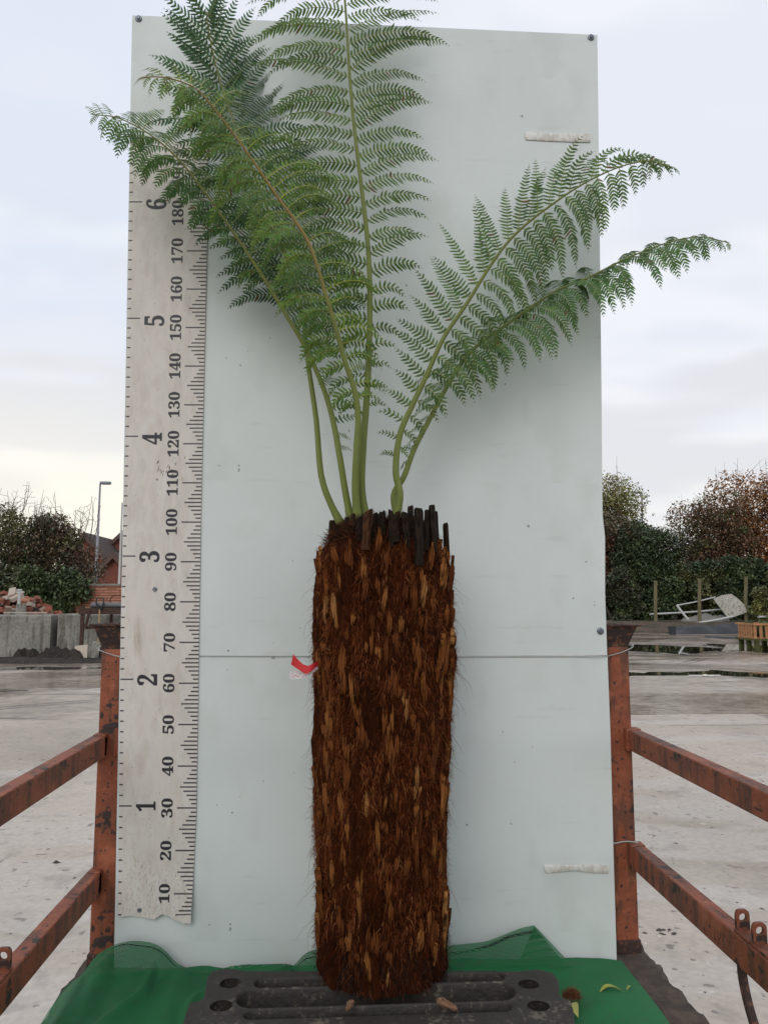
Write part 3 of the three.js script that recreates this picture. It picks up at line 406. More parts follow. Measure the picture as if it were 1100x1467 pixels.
    const stub = (w, h) => { const Q = new Tris(false), n = 7, cut = (rr() - .5) * .4, rad = Array.from({ length: n }, () => .8 + .35 * rr()), rows = [0, .35, .7, .97, 1]; rows.forEach((v, j) => { for (let i = 0; i < n; i++) { const a = i / n * 6.283, q = w / 2 * rad[i] * (j === 4 ? .8 : 1) * (.95 + .1 * rr()); Q.v(Math.cos(a) * q, v * h + (v > .9 ? cut * Math.cos(a) * w : 0) + (v === 1 ? .002 * rr() : 0), Math.sin(a) * q * .75, null, i / n, v); } }); const top = Q.v(0, h - .003, 0, null, .5, 1); for (let j = 0; j < 4; j++) for (let i = 0; i < n; i++) { const a = j * n + i, b = j * n + (i + 1) % n; Q.t(a, b, a + n); Q.t(b, b + n, a + n); } for (let i = 0; i < n; i++) Q.t(4 * n + i, 4 * n + (i + 1) % n, top); return toCreasedNormals(Q.geo(), .5); };
    for (const [th, w, h, mi] of big) place('cut_stub', stub(w, h), darkMats[mi], th, y1 - h + (th > .4 && th < 1.1 ? .006 + .018 * rr() : -.006 + .016 * rr()), .002 - .018 * rr() * rr(), -.02, (rr() - .5) * .16);
    for (const [px, py, h, lean, mm] of [[521, 838, .058, .05, 0], [541, 800, .07, -.04, 1], [478, 810, .05, .3, 1], [642, 806, .05, -.45, 1], [636, 800, .045, -.1, 2], [455, 826, .045, .2, 2]]) { const b = P(px, py, TZ + .13); const y = b.y, th = Math.asin(Math.max(-.99, Math.min(.99, (b.x - cAt(y)) / rAt(y)))); place('leaf_base', shard(.013, h, .006, rr), shardMats[mm], th, y, .002, .12, lean); } }
  // ------------------------------------------------------------ fronds
  const R = rng(101);
  M.frond = new THREE.MeshPhysicalMaterial({ vertexColors: true, roughness: .55, transmission: .42, thickness: 0, side: THREE.DoubleSide, specularIntensity: .5 });
  M.stem = std({ vertexColors: true, roughness: .62, bumpMap: rustBump, bumpScale: .0004 });
  const DEG = Math.PI / 180, DOWN = V(0, -1, 0);
  const clampBoard = p => { const d = p.clone().sub(B0).dot(BN); const q = proj(p); if (d < .006 && q[0] > 184 && q[0] < 868) p.addScaledVector(BN, .006 - d); return p; };
  function pinnaGeo(base, d0, n0, L, droop, pl, col, curl, toSide, sp = .0105) {
    const T = new Tris(true), n = Math.max(7, Math.round(L / sp)), d = d0.clone().normalize(); let p = base.clone(); const nn = n0.clone(); const stemC = [col[0] * 2.3 + .03, col[1] * 1.5 + .02, col[2] * 1.2]; let prev = null; const dv = .75 + .5 * R();
    const pts = [];
    for (let i = 0; i <= n; i++) { pts.push([p.clone(), d.clone()]); const u = i / n; d.addScaledVector(DOWN, droop * (.4 + 1.2 * u) / n * dv).addScaledVector(toSide, curl * u / n).normalize(); p.addScaledVector(d, L / n); clampBoard(p); }
    for (let i = 0; i <= n; i++) {
      const [q, t] = pts[i], u = i / n; const nr = nn.clone().addScaledVector(t, -nn.dot(t)).normalize(), s = t.clone().cross(nr).normalize();
      // the thin midrib
      const w = .0011 * (1 - .75 * u); const a = T.v(q.x + s.x * w, q.y + s.y * w, q.z + s.z * w, stemC), b = T.v(q.x - s.x * w, q.y - s.y * w, q.z - s.z * w, stemC), c = T.v(q.x - nr.x * w, q.y - nr.y * w, q.z - nr.z * w, stemC); if (prev) { const [A, B, C] = prev; T.t(A, B, a); T.t(B, b, a); T.t(A, C, a); T.t(C, c, a); T.t(B, C, b); T.t(C, c, b); } prev = [a, b, c];
      if (i === 0) continue;
      const ln = pl * Math.min(1, .66 + 1.1 * u) * Math.pow(Math.max(0.02, 1 - Math.pow(u, 2.2)), .75) + .0015;
      for (const sd of [-1, 1]) {
        const fw = (24 + 22 * u + 8 * (R() - .5)) * DEG, l = ln * (.74 + .42 * R()), wd = Math.min(.0031, l * .19) * (.8 + .4 * R()); const dip = .10 + .25 * R();
        const e = s.clone().multiplyScalar(sd * Math.cos(fw)).addScaledVector(t, Math.sin(fw)).addScaledVector(nr, -dip).addScaledVector(DOWN, .06).normalize(); const f = nr.clone().cross(e).normalize();
        const k = .74 + .52 * R(), cc = R() < .012 ? [.16, .10, .03] : [col[0] * k * (.85 + .3 * R()), col[1] * k, col[2] * k]; const cd = [cc[0] * .8, cc[1] * .85, cc[2] * .85];
        const prof = [[0, .45], [.16, .95], [.3, .8], [.42, 1], [.55, .76], [.66, .8], [.78, .5], [1, 0]]; const ids = []; const off = (i * 2 + (sd > 0 ? 0 : 1)) * 0;
        for (const [v, wk] of prof) { const x = q.clone().addScaledVector(e, l * v).addScaledVector(t, l * .10 * v * v).addScaledVector(nr, -.12 * l * v * v); const ww = wd * wk; const m = T.v(x.x - nr.x * ww * .35, x.y - nr.y * ww * .35, x.z - nr.z * ww * .35, cd); ids.push(v === 1 ? [m] : [m, T.v(x.x + f.x * ww, x.y + f.y * ww, x.z + f.z * ww, cc), T.v(x.x - f.x * ww, x.y - f.y * ww, x.z - f.z * ww, cc)]); }
        for (let h = 0; h < ids.length - 2; h++) { const A = ids[h], B = ids[h + 1]; T.t(A[0], A[1], B[0]); T.t(A[1], B[1], B[0]); T.t(A[0], B[0], A[2]); T.t(A[2], B[0], B[2]); }
        const A = ids[ids.length - 2], Z = ids[ids.length - 1][0]; T.t(A[0], A[1], Z); T.t(A[0], Z, A[2]);
      }
    }
    return T.geo();
  }
  function frond(o) {
    const pts = o.pts.map(([x, y, z]) => PB(x, y, z)), C = new THREE.CatmullRomCurve3(pts, false, 'centripetal'), L = C.getLength();
    const g = tubeGeo(C, t => mix(o.r0 || .0072, .0011, Math.pow(t, .8)) * (t < .03 ? 1.35 - t * 11 : 1), 110, 8).translate(-FO.x, -FO.y, -FO.z);
    { const n = g.attributes.position.count, c = new Float32Array(n * 3); for (let i = 0; i < n; i++) { const row = Math.floor(i / 9), k = .8 + .4 * fbm(row * .6, (i % 9) * .8, 3, 256, 33 + o.seed); const up = sst(.3, .62, row / 110 + .1 * (fbm(row * .3, 1, 2, 256, 5) - .5)); const a = mix3([.15, .185, .035], o.stem || [.16, .19, .035], up); c[i * 3] = a[0] * k; c[i * 3 + 1] = a[1] * k; c[i * 3 + 2] = a[2] * k; } g.setAttribute('color', new THREE.BufferAttribute(c, 3)); g.computeVertexNormals(); }
    const fr = mesh('frond', g, M.stem, fern); if (o.label) fr.userData.label = o.label;
    const s0 = o.start * L; let s = s0, k = 0; const len = L - s0;
    while (s < L - .004) {
      const t = s / L, v = (s - s0) / len, p = C.getPointAt(t), T = C.getTangentAt(t); const side = k % 2 ? 1 : -1; k++; const stepNow = (o.step || .024) * mix(1, .55, v * v); if (o.skip && o.skip(v, side)) { s += stepNow; continue; }
      const N = o.N(v).clone(); N.addScaledVector(T, -N.dot(T)).normalize(); const S = T.clone().cross(N).normalize();     // S: to the frond's right, seen from N with the tip up
      const Lp = o.L * lerpT(o.env || [[0, .2], [.12, .5], [.3, .9], [.5, 1], [.75, .8], [.92, .4], [1, .1]], v) * (.82 + .34 * R()) * (o.Ls ? o.Ls(v, side) : 1);
      const ang = ((o.ang ? o.ang(v, side) : 28) + (R() - .5) * (o.wob || 18)) * DEG; const lift = (o.lift ? o.lift(v, side) : 0) + (R() - .5) * (o.wild || .12);
      const d = S.clone().multiplyScalar(side * Math.cos(ang)).addScaledVector(T, Math.sin(ang)).addScaledVector(N, lift).normalize();
      N.applyAxisAngle(d, (R() - .5) * .7); const dr = (o.droop ? o.droop(v, side) : 1.1) * (.75 + .5 * R()); const kk = .85 + .3 * R(), col = mix3(o.col, o.col2 || o.col, R()).map((a, q) => a * kk * [1.12, 1.22, .90][q]);
      const pg = pinnaGeo(p, d, N, Lp, dr, Math.max(.007, Math.min(o.pl || .027, Lp * .21)), col, (o.curl || 0) * (.5 + R()), T, o.sp || .0096).translate(-FO.x, -FO.y, -FO.z);
      mesh('pinna', pg, M.frond, fr);
      s += stepNow;
    }
  }
  const Z = V(0, 0, 1), W3 = (x, y, z) => V(x, y, z).normalize();
  // upright central frond, facing the camera
  frond({ seed: 1, r0: .0092, pts: [[524, 748, .20], [518, 700, .205], [520, 640, .21], [525, 575, .21], [529, 490, .205], [529.5, 400, .20], [526, 340, .19], [520, 286, .18], [510, 205, .165], [502, 123, .15], [494, 0, .13], [485, -90, .12], [474, -170, .12], [466, -220, .13]], start: .14, N: () => W3(.05, .1, 1), L: .235, ang: (v, s) => s < 0 ? 24 : 36, droop: (v, s) => (s < 0 ? 1.25 : 1.15) + .9 * (1 - sst(.05, .25, v)), lift: () => -.05, wild: .22, env: [[0, .16], [.08, .3], [.16, .42], [.3, .7], [.45, .9], [.6, 1], [.75, 1], [.88, .75], [1, .12]], col: [.088, .148, .034], col2: [.100, .155, .046], pl: .028, step: .0225 });
  // two fronds to the right
  frond({ seed: 2, r0: .0086, pts: [[566, 748, .21], [573, 709, .215], [567, 678, .21], [573, 622, .20], [590, 582, .19], [609, 542, .18], [636, 483, .165], [667, 437, .15], [702, 381, .135], [728, 346, .13], [755, 320, .13], [785, 297, .135], [824, 270, .145], [859, 251, .16], [894, 237, .18], [929, 231, .20], [962, 240, .22]], start: .125, N: v => W3(-.05, .3, 1), L: .185, ang: (v, s) => s < 0 ? 24 + 22 * sst(.25, .5, v) : 2, droop: (v, s) => s < 0 ? .35 + 3.2 * sst(.58, .85, v) + .8 * (1 - sst(0, .2, v)) : 2.0 + 1.5 * v, lift: (v, s) => .05, wild: .3, env: [[0, .2], [.12, .45], [.3, .85], [.5, 1], [.68, .95], [.85, .7], [1, .15]], col: [.086, .150, .038], col2: [.088, .142, .052], pl: .024, step: .0205 });
  frond({ seed: 3, r0: .0076, pts: [[571, 750, .19], [564, 709, .185], [578, 684, .18], [593, 644, .165], [615, 601, .15], [640, 554, .13], [658, 524, .12], [689, 490, .11], [711, 475, .105], [755, 444, .10], [798, 416, .10], [842, 398, .105], [885, 376, .115], [929, 357, .13], [973, 343, .14], [1008, 340, .15], [1044, 348, .16]], start: .13, skip: (v, s) => s > 0 && v < .27, N: v => W3(-.35, 1, .55), L: .19, ang: (v, s) => 16, droop: (v, s) => s < 0 ? 1.5 : 2.4, lift: (v, s) => s < 0 ? .1 : .15, wild: .5, env: [[0, .22], [.15, .42], [.3, .85], [.5, 1], [.7, .9], [.88, .6], [1, .14]], col: [.068, .148, .038], col2: [.086, .152, .054], pl: .024, step: .0155 });
  // three fronds swept to the left
  frond({ seed: 4, r0: .0080, pts: [[489, 752, .20], [473, 720, .20], [461, 685, .195], [453, 601, .18], [442, 524, .15], [433, 450, .12], [410, 368, .10], [380, 290, .085], [347, 205, .08], [318, 125, .085], [302, 60, .10], [296, 20, .115]], start: .30, stem: [.20, .20, .06], N: v => W3(.25, .35, 1), L: .215, skip: (v, s) => s < 0 && v < .16, ang: (v, s) => 26 + 34 * sst(.5, 1, v), droop: (v, s) => 1.0 - .85 * sst(.5, 1, v), lift: () => .02, wild: .4, env: [[0, .4], [.15, .75], [.4, .95], [.65, 1], [.85, .85], [1, .4]], col: [.056, .124, .056], col2: [.068, .128, .064], pl: .028, step: .0165 });
  frond({ seed: 5, r0: .0082, pts: [[503, 748, .215], [494, 700, .22], [487, 656, .22], [476, 598, .215], [463, 555, .21], [437, 497, .205], [414, 458, .20], [389, 416, .195], [354, 362, .19], [324, 318, .19], [288, 268, .19], [250, 222, .195], [208, 188, .20], [166, 168, .205], [132, 164, .21]], Ls: (v, s) => s < 0 ? mix(.45, .85, sst(.44, .85, v)) : 1, start: .13, stem: [.19, .20, .04], N: v => W3(.55, .75, .75), L: .20, skip: (v, s) => s < 0 && v < .44, ang: (v, s) => 20, droop: (v, s) => s < 0 ? 2.2 : .9, lift: (v, s) => s < 0 ? .1 : .12, wild: .6, env: [[0, .22], [.12, .42], [.25, .7], [.45, .95], [.65, 1], [.82, .85], [1, .3]], col: [.095, .168, .036], col2: [.070, .138, .056], pl: .025, step: .0155 });
  frond({ seed: 6, r0: .0088, pts: [[512, 746, .225], [509, 700, .235], [511, 640, .245], [513, 598, .25], [508, 560, .255], [494, 517, .26], [481, 470, .27], [466, 420, .28], [444, 352, .285], [422, 315, .29], [402, 288, .29], [369, 240, .295], [338, 196, .30], [307, 156, .31], [282, 128, .32], [250, 114, .33], [222, 110, .335], [203, 112, .335]], start: .22, stem: [.24, .16, .04], N: v => W3(.45, .65, .9), L: .195, ang: (v, s) => 22, droop: (v, s) => s < 0 ? 2.2 : 1.8, lift: (v, s) => .15, wild: .6, env: [[0, .3], [.12, .55], [.35, .9], [.6, 1], [.8, .75], [1, .2]], col: [.150, .225, .034], col2: [.100, .172, .042], pl: .024, step: .0155 });
}
// ---------------------------------------------------------------- small things on and round the fern
{
  const red = std({ color: rgb(.55, .02, .025), roughness: .5 }), wht = std({ map: dataTex(64, 64, (u, v) => { const n = fbm(u * 16, v * 16, 3, 16, 211); return n > .66 ? [196, 120, 118] : n < .3 ? [150, 146, 150] : [222, 218, 222]; }, true, false), roughness: .6 });
  const z = TZ + .07, g = group('plant_label', P(452, 955, z), 'red and white plant label sticking out of the fern trunk', 'label'); const o = g.position;
  const ribbon = (rows, m, name) => { const T = new Tris(false); rows.forEach(([ax, ay, bx_, by, dz], i) => { const a = P(ax, ay, z + dz), b = P(bx_, by, z + dz); T.v(a.x - o.x, a.y - o.y, a.z - o.z, null, i / (rows.length - 1), 1); T.v(b.x - o.x, b.y - o.y, b.z - o.z, null, i / (rows.length - 1), 0); }); for (let i = 0; i < rows.length - 1; i++) { const a = i * 2; T.t(a, a + 2, a + 1); T.t(a + 1, a + 2, a + 3); } return mesh(name, T.geo(), m, g); };
  ribbon([[420, 937, 417, 952, .012], [427, 945, 424, 957, .010], [434, 951.5, 432, 962.5, .012], [441, 954, 439, 966, .018], [446, 952, 446, 962, .02], [452, 948.5, 452, 956.5, .012], [458, 945, 458, 952, 0]], red, 'red_strip');
  ribbon([[414, 962.5, 415, 973, -.002], [424, 961.5, 424.5, 973, -.004], [434, 962.5, 434, 971.5, -.002], [442, 961, 441, 969, .004], [449, 956, 450, 963, .006], [456, 952, 457, 957, 0]], wht, 'white_strip');
  // litter on the net and the block
  const leafM = std({ color: rgb(.34, .36, .07), roughness: .55 }), leafM2 = std({ color: rgb(.42, .42, .12), roughness: .55 });
  const leaf = (a, b, wd, y, bend, m, label) => { const A = PG(...a, y), B = PG(...b, y), T = new Tris(false), n = 10, d = B.clone().sub(A), s = V(-d.z, 0, d.x).normalize(); for (let i = 0; i <= n; i++) { const u = i / n, w = wd * Math.sin(Math.PI * Math.pow(u, .8)) + .0004, p = A.clone().addScaledVector(d, u).addScaledVector(s, bend * Math.sin(u * Math.PI)); p.y += .006 * Math.sin(u * Math.PI) + .003; T.v(p.x + s.x * w, p.y + w * .6, p.z + s.z * w); T.v(p.x, p.y, p.z); T.v(p.x - s.x * w, p.y + w * .5, p.z - s.z * w); } for (let i = 0; i < n; i++) for (let k = 0; k < 2; k++) { const q = i * 3 + k; T.t(q, q + 3, q + 1); T.t(q + 1, q + 3, q + 4); } return tag(mesh('fallen_leaf', T.geo(), m), label, 'leaf'); };
  leaf([858, 1425.5], [893, 1423], .0065, .392, -.012, leafM, 'long narrow yellow green leaf lying on the bare green net');
  leaf([897, 1421], [906, 1419], .003, .392, 0, leafM, 'tiny yellow leaf scrap beside the long narrow leaf');
  leaf([817, 1440], [828, 1460], .012, .41, .004, leafM2, 'broad pale yellow leaf by the fence block beside the moss clump');
  { const T = new Tris(true), r = rng(301), c = PG(818, 1430, .40); for (let i = 0; i < 700; i++) { const th = r() * 6.283, ph = Math.acos(r()), q = V(Math.sin(ph) * Math.cos(th) * .022, Math.cos(ph) * .016, Math.sin(ph) * Math.sin(th) * .018).multiplyScalar(.4 + .6 * r()).add(c), d = V(r() - .5, r() - .3, r() - .5).normalize().multiplyScalar(.012), k = .5 + r(), cc = [.14 * k, .045 * k, .016 * k]; const a = T.v(q.x, q.y, q.z, cc), b = T.v(q.x + .001, q.y, q.z + .0006, cc), e = T.v(q.x + d.x, q.y + d.y, q.z + d.z, cc); T.t(a, b, e); } tag(mesh('fibre_clump', T.geo(), std({ vertexColors: true, roughness: .95 })), 'small clump of reddish brown fibre on the green net', 'fibre clump'); }
  const bark = std({ map: dataTex(64, 64, (u, v) => { const n = fbm(u * 4, v * 24, 4, 24, 221); return mix3([70, 46, 32], [148, 112, 82], n); }), roughness: .85 });
  const chip = (a, b, w, y, label) => { const A = PG(...a, y), B = PG(...b, y), L = A.distanceTo(B); const g = new THREE.IcosahedronGeometry(1, 2).scale(L / 2, .006, w); const p = g.attributes.position; for (let i = 0; i < p.count; i++) { const k = 1 + 1.5 * (fbm(p.getX(i) * 160 + 9, p.getZ(i) * 200 + p.getY(i) * 90, 3, 256, 5) - .5); p.setY(i, p.getY(i) * k); p.setZ(i, p.getZ(i) * k * (1 - .35 * p.getX(i) / (L / 2))); } g.computeVertexNormals(); const m = mesh('bark_chip', g, bark); m.position.copy(A.add(B).multiplyScalar(.5)); m.rotation.y = -Math.atan2(B.z - m.position.z, B.x - m.position.x); return tag(m, label, 'bark chip'); };
  chip([625, 1431], [655, 1446], .008, BT + .0105, 'pale bark chip poking out from under the trunk towards a corner hole');
  chip([506, 1434], [496, 1447], .006, BT + .0105, 'dark reddish bark chip lying below the middle of the trunk');
}
// ---------------------------------------------------------------- concrete blocks, rubble and brick wall at the edge of the yard
const concTex = dataTex(512, 512, (u, v) => { const a = fbm(u * 5, v * 5, 5, 5, 231), s = fbm(u * 22, v * 3, 4, 22, 233), f = fbm(u * 60, v * 60, 2, 60, 235); let c = mix3([150, 148, 140], [112, 110, 103], a); c = mix3(c, [84, 80, 74], sst(.55, .7, s) * .6); const k = .85 + .3 * f; return [c[0] * k, c[1] * k, c[2] * k]; }); concTex.repeat.set(.6, .6);
M.concBlock = std({ map: concTex, roughness: .9, bumpMap: concBump, bumpScale: .004 });
const mudTex = dataTex(256, 256, (u, v) => { const n = fbm(u * 10, v * 10, 5, 10, 241), f = fbm(u * 50, v * 50, 2, 50, 243); const c = mix3([60, 52, 44], [34, 30, 27], n), k = .6 + .8 * f; return [c[0] * k, c[1] * k, c[2] * k]; }); mudTex.repeat.set(1.2, 1.2);
M.mud = std({ map: mudTex, roughness: .95 });
function gz(px, py, y = 0) { return PG(px, py, y).z; }
{
  const D = gz(60, 940); const X = px => P(px, 900, D).x, Yp = py => P(60, py, D).y;
  const block = (p0, p1, top, label) => { const x0 = X(p0), x1 = X(p1), y1 = Yp(top), w = .75, s = new THREE.Shape(); const h = y1; [[0, 0], [.0, h * .20], [.05, h * .34], [.05, h - .02], [.07, h], [w - .02, h], [w, h - .02], [w, 0]].forEach(([a, b], i) => i ? s.lineTo(-a, b) : s.moveTo(-a, b)); const g = boxUV(new THREE.ExtrudeGeometry(s, { depth: x1 - x0 - .02, bevelEnabled: true, bevelSize: .012, bevelThickness: .01, bevelSegments: 2 }).rotateY(Math.PI / 2).translate(x0 + .01, 0, 0)); const m = mesh('concrete_block', g.clone().rotateY(0), M.concBlock); m.position.set(0, 0, D); return tag(m, label, 'concrete block', 'concrete blocks at the yard edge'); };
  block(-120, 92, 881, 'long grey concrete block in front of the brick rubble, splashed with mud');
  block(101, 260, 879.5, 'grey concrete block behind the rusty rack with the spade');
  const heap = (name, pcx, base, rx, h, rz, seed, mat, label, cat, dz = 0) => { const c = PG(pcx, base); c.z += dz; const n = 40, T = new Tris(false); for (let i = 0; i <= n; i++) for (let j = 0; j <= n; j++) { const u = i / n * 2 - 1, v = j / n * 2 - 1, q = Math.max(0, 1 - u * u - v * v); const y = h * Math.pow(q, .8) * Math.max(.05, 1.7 * (fbm(u * 2.2 + seed, v * 2.2, 5, 256, seed) - .08)) + .03 * (fbm(u * 30, v * 30, 2, 256, 5) - .5) * (q > 0) - (q === 0 ? .02 : 0); T.v(c.x + u * rx, y, c.z + v * rz, null, u * rx, v * rz); } for (let i = 0; i < n; i++) for (let j = 0; j < n; j++) { const a = i * (n + 1) + j, b = a + 1, d = a + n + 1, e = d + 1; T.t(a, b, d); T.t(b, e, d); } return tag(mesh(name, T.geo(), mat), label, cat); };
  heap('mud_heap', 74, 946, .46, .22, .3, 3, M.mud, 'dark mud heap banked against the end of the long concrete block', 'mud heap', -.28);
  heap('mud_heap', 98, 948, .32, .24, .4, 8, M.mud, 'dark mud heap filling the gap between the concrete blocks', 'mud heap', -.1);
  heap('mud_heap', 34, 945, .30, .28, .3, 5, M.mud, 'small splash of mud against the face of the long concrete block', 'mud heap', -.2);
  tag(heap('mud_bank', 20, 948, 4.2, .09, .5, 12, M.mud, 'low strip of mud along the foot of the concrete blocks', 'mud'), null, null, null, 'structure');
  // brick rubble piled behind the block
  const bm = [[.30, .10, .06], [.36, .15, .09], [.24, .085, .06], [.42, .36, .30], [.28, .20, .15]].map(c => std({ color: rgb(...c), roughness: .9, bumpMap: concBump, bumpScale: .004 }));
  const zR = D - 1.9, rp = group('rubble_heap', V(P(10, 880, zR).x, 0, zR), 'heap of broken red bricks behind the long concrete block', 'rubble'); const r = rng(411);
  { const T = new Tris(false), n = 30, rx = 1.75, rz = .9; for (let i = 0; i <= n; i++) for (let j = 0; j <= n; j++) { const u = i / n * 2 - 1, v = j / n * 2 - 1, q = Math.max(0, 1 - u * u - v * v); T.v(u * rx, 1.18 * Math.pow(q, .75) * (.7 + .5 * fbm(u * 3, v * 3, 3, 256, 9)), v * rz, null, u * rx, v * rz); } for (let i = 0; i < n; i++) for (let j = 0; j < n; j++) { const a = i * (n + 1) + j; T.t(a, a + 1, a + n + 1); T.t(a + 1, a + n + 2, a + n + 1); } mesh('rubble_core', T.geo(), M.mud, rp); }
  const bg = [0, 1, 2, 3].map(k => { const g = new RoundedBoxGeometry(.21 - .03 * k, .065, .1, 1, .006), p = g.attributes.position; for (let i = 0; i < p.count; i++) { p.setX(i, p.getX(i) * (1 + .25 * (fbm(p.getY(i) * 20 + k * 5, p.getZ(i) * 20, 2, 256, k) - .5))); } return boxUV(g); });
  for (let i = 0; i < 330; i++) { const u = (r() * 2 - 1) * .97, v = r() * 1.3 - .4, q = 1 - u * u - v * v; if (q < .02) continue; const m = mesh('brick', bg[Math.floor(r() * 4)], bm[Math.floor(r() * 5)], rp); m.position.set(u * 1.75, 1.18 * Math.pow(q, .75) * (.85 + .35 * r()) + .03, v * .9); m.rotation.set((r() - .5) * 2, r() * 6, (r() - .5) * 1.6); m.scale.setScalar(.9 + .8 * r()); }
  { const s = tag(mesh('timber_lath', bx(X(-5), X(58), 0, .025, -.03, .03), std({ color: rgb(.45, .42, .36), roughness: .9 })), 'thin pale lath lying along the top of the long concrete block', 'lath'); s.position.set(0, Yp(880) + .015, D - .35); s.rotation.z = .0; }
  // standpipe
  { const z = D - 1.2, c = P(27, 877, z), g = group('standpipe', V(c.x, 0, z), 'pale metal standpipe with a tap beside the brick rubble', 'standpipe'); const m = std({ color: rgb(.5, .52, .5), roughness: .5, metalness: .3 }); const yt = P(27, 848, z).y; mesh('pipe', new THREE.CylinderGeometry(.035, .035, yt, 10).translate(0, yt / 2, 0), m, g); mesh('tap', mergeGeometries([new THREE.BoxGeometry(.16, .04, .05).translate(.02, yt, 0), new THREE.CylinderGeometry(.05, .06, .03, 12).translate(0, yt + .05, 0)].map(q => q.toNonIndexed())), m, g); mesh('collar', new THREE.CylinderGeometry(.1, .14, .28, 10).translate(.05, yt - .42, 0), M.concBlock, g); }
  // rusty rack with a drum, a leaning sheet and a spade
  const zK = gz(125, 946), Xk = px => P(px, 900, zK).x, Yk = py => P(140, py, zK).y;
  const rk = group('steel_rack', V(Xk(150), 0, zK), 'dark rusty steel rack with a grey pipe on top, before the brick wall', 'rack'); const ro = rk.position;
  const brown = std({ map: rustDark, roughness: .8 });
  for (const [a, b, dz] of [[115.5, 120.5, 0], [115.5, 120.5, -.6], [188, 193, 0], [188, 193, -.6], [151, 155, -.3]]) mesh('leg', rebase(bx(Xk(a), Xk(b), 0, Yk(868), zK + dz - .03, zK + dz + .03), ro), brown, rk);
  mesh('beam', rebase(bx(Xk(113), Xk(196), Yk(880), Yk(871), zK - .02, zK + .05), ro), brown, rk); mesh('beam', rebase(bx(Xk(113), Xk(196), Yk(880), Yk(871), zK - .66, zK - .58), ro), brown, rk);
  mesh('brace', rebase(tubeGeo([V(Xk(129), Yk(874), zK + .06), V(Xk(124), Yk(900), zK + .06)], .03, 4, 6), ro), brown, rk); mesh('rail', rebase(bx(Xk(116), Xk(190), Yk(901), Yk(897), zK - .02, zK + .02), ro), brown, rk);
  mesh('pipe', rebase(new THREE.CapsuleGeometry((Yk(863) - Yk(870.5)) / 2, Xk(196) - Xk(132), 6, 14).rotateZ(Math.PI / 2).translate((Xk(132) + Xk(196)) / 2, Yk(866.8), zK), ro), std({ color: rgb(.10, .11, .12), roughness: .5 }), rk);
  { const g = boxUV(new THREE.BoxGeometry(Xk(131) - Xk(113), .34, .025)); const m = tag(mesh('stone_slab', g, std({ color: rgb(.44, .38, .31), roughness: .9 })), 'pale slab leaning against the foot of the rusty rack', 'slab'); m.position.set(Xk(122), .155, zK + .17); m.rotation.set(-.45, 0, .12); }
  { const g = boxUV(new THREE.BoxGeometry(Xk(146) - Xk(135), .40, .05)); const m = tag(mesh('stone_slab', g, M.concBlock), 'narrow grey concrete slab standing beside the pale leaning slab', 'slab'); m.position.set(Xk(141), .19, zK + .12); m.rotation.set(-.2, .2, -.05); }
  { const z = zK + .09, x = P(143, 880, z).x, y1 = P(143, 873, z).y, y2 = P(143, 857, z).y, g = group('spade', V(x, 0, z), 'spade with a black D handle standing in front of the rusty rack', 'spade'); const w = P(148, 860, z).x - P(138, 860, z).x, k = w / 2;
    mesh('shaft', new THREE.CylinderGeometry(.018, .018, y1 - .25, 8).translate(0, (y1 + .25) / 2, 0), std({ color: rgb(.36, .24, .14), roughness: .7 }), g);
    mesh('handle', tubeGeo([V(0, y1 - .02, 0), V(-k * .5, y1 + .03, 0), V(-k, y1 + (y2 - y1) * .6, 0), V(-k * .85, y2, 0), V(0, y2 + .005, 0), V(k * .85, y2, 0), V(k, y1 + (y2 - y1) * .6, 0), V(k * .5, y1 + .03, 0), V(0, y1 - .02, 0)], .016, 40, 6), std({ color: rgb(.02, .02, .022), roughness: .5 }), g);
    mesh('blade', boxUV(new THREE.BoxGeometry(.19, .3, .012)).translate(0, .15, 0), brown, g); }
  // brick wall with a weedy top
  const zW = D - 5.2, wx0 = P(99, 860, zW).x, wx1 = P(300, 860, zW).x, wy = P(150, 839.5, zW).y; const bw = group('brick_wall', V(wx0, 0, zW), 'low red brick wall below the gabled houses', 'wall');
  mesh('mortar', boxUV(new THREE.BoxGeometry(wx1 - wx0, wy - .01, .2).translate((wx1 - wx0) / 2, wy / 2 - .005, -.012)), std({ color: rgb(.16, .09, .07), roughness: .95 }), bw);
  const parts = [[], [], []]; for (let row = 0, y = .004; y < wy - .03; row++, y += .075) for (let x = (row % 2) * -.1125; x < wx1 - wx0; x += .225) { const x0 = Math.max(0, x) + .006, x1 = Math.min(wx1 - wx0, x + .219); if (x1 - x0 < .03) continue; parts[Math.floor(r() * 3)].push(new THREE.BoxGeometry(x1 - x0, .055, .06).translate((x0 + x1) / 2, y + .033, .068 + (r() - .5) * .006)); }
  parts.forEach((p, k) => tag(mesh('brick', mergeGeometries(p), std({ color: rgb(...[[.38, .155, .092], [.32, .125, .078], [.42, .19, .12]][k]), roughness: .9 }), bw), null, null, null, 'stuff'));
  mesh('coping', bx(-.03, wx1 - wx0 + .03, wy, wy + .06, -.16, .13, .01), M.concBlock, bw);
  { const w = tag(mesh('bent_rod', tubeGeo([V(0, 0, 0), V(0, .25, 0), V(.05, .32, 0), V(.5, .36, 0), V(1.2, .36, 0)], .012, 30, 5), brown), 'thin bent dark rod in front of the brick wall', 'rod'); w.position.copy(P(157.5, 868, zW + .4)); w.scale.set(1, 1, 1); const low = w.position.y; w.geometry = tubeGeo([V(0, -low, 0), V(0, .1, 0), V(.04, .25, 0), V(.2, .30, 0), V(1.2, .30, 0)], .014, 40, 5); }
}
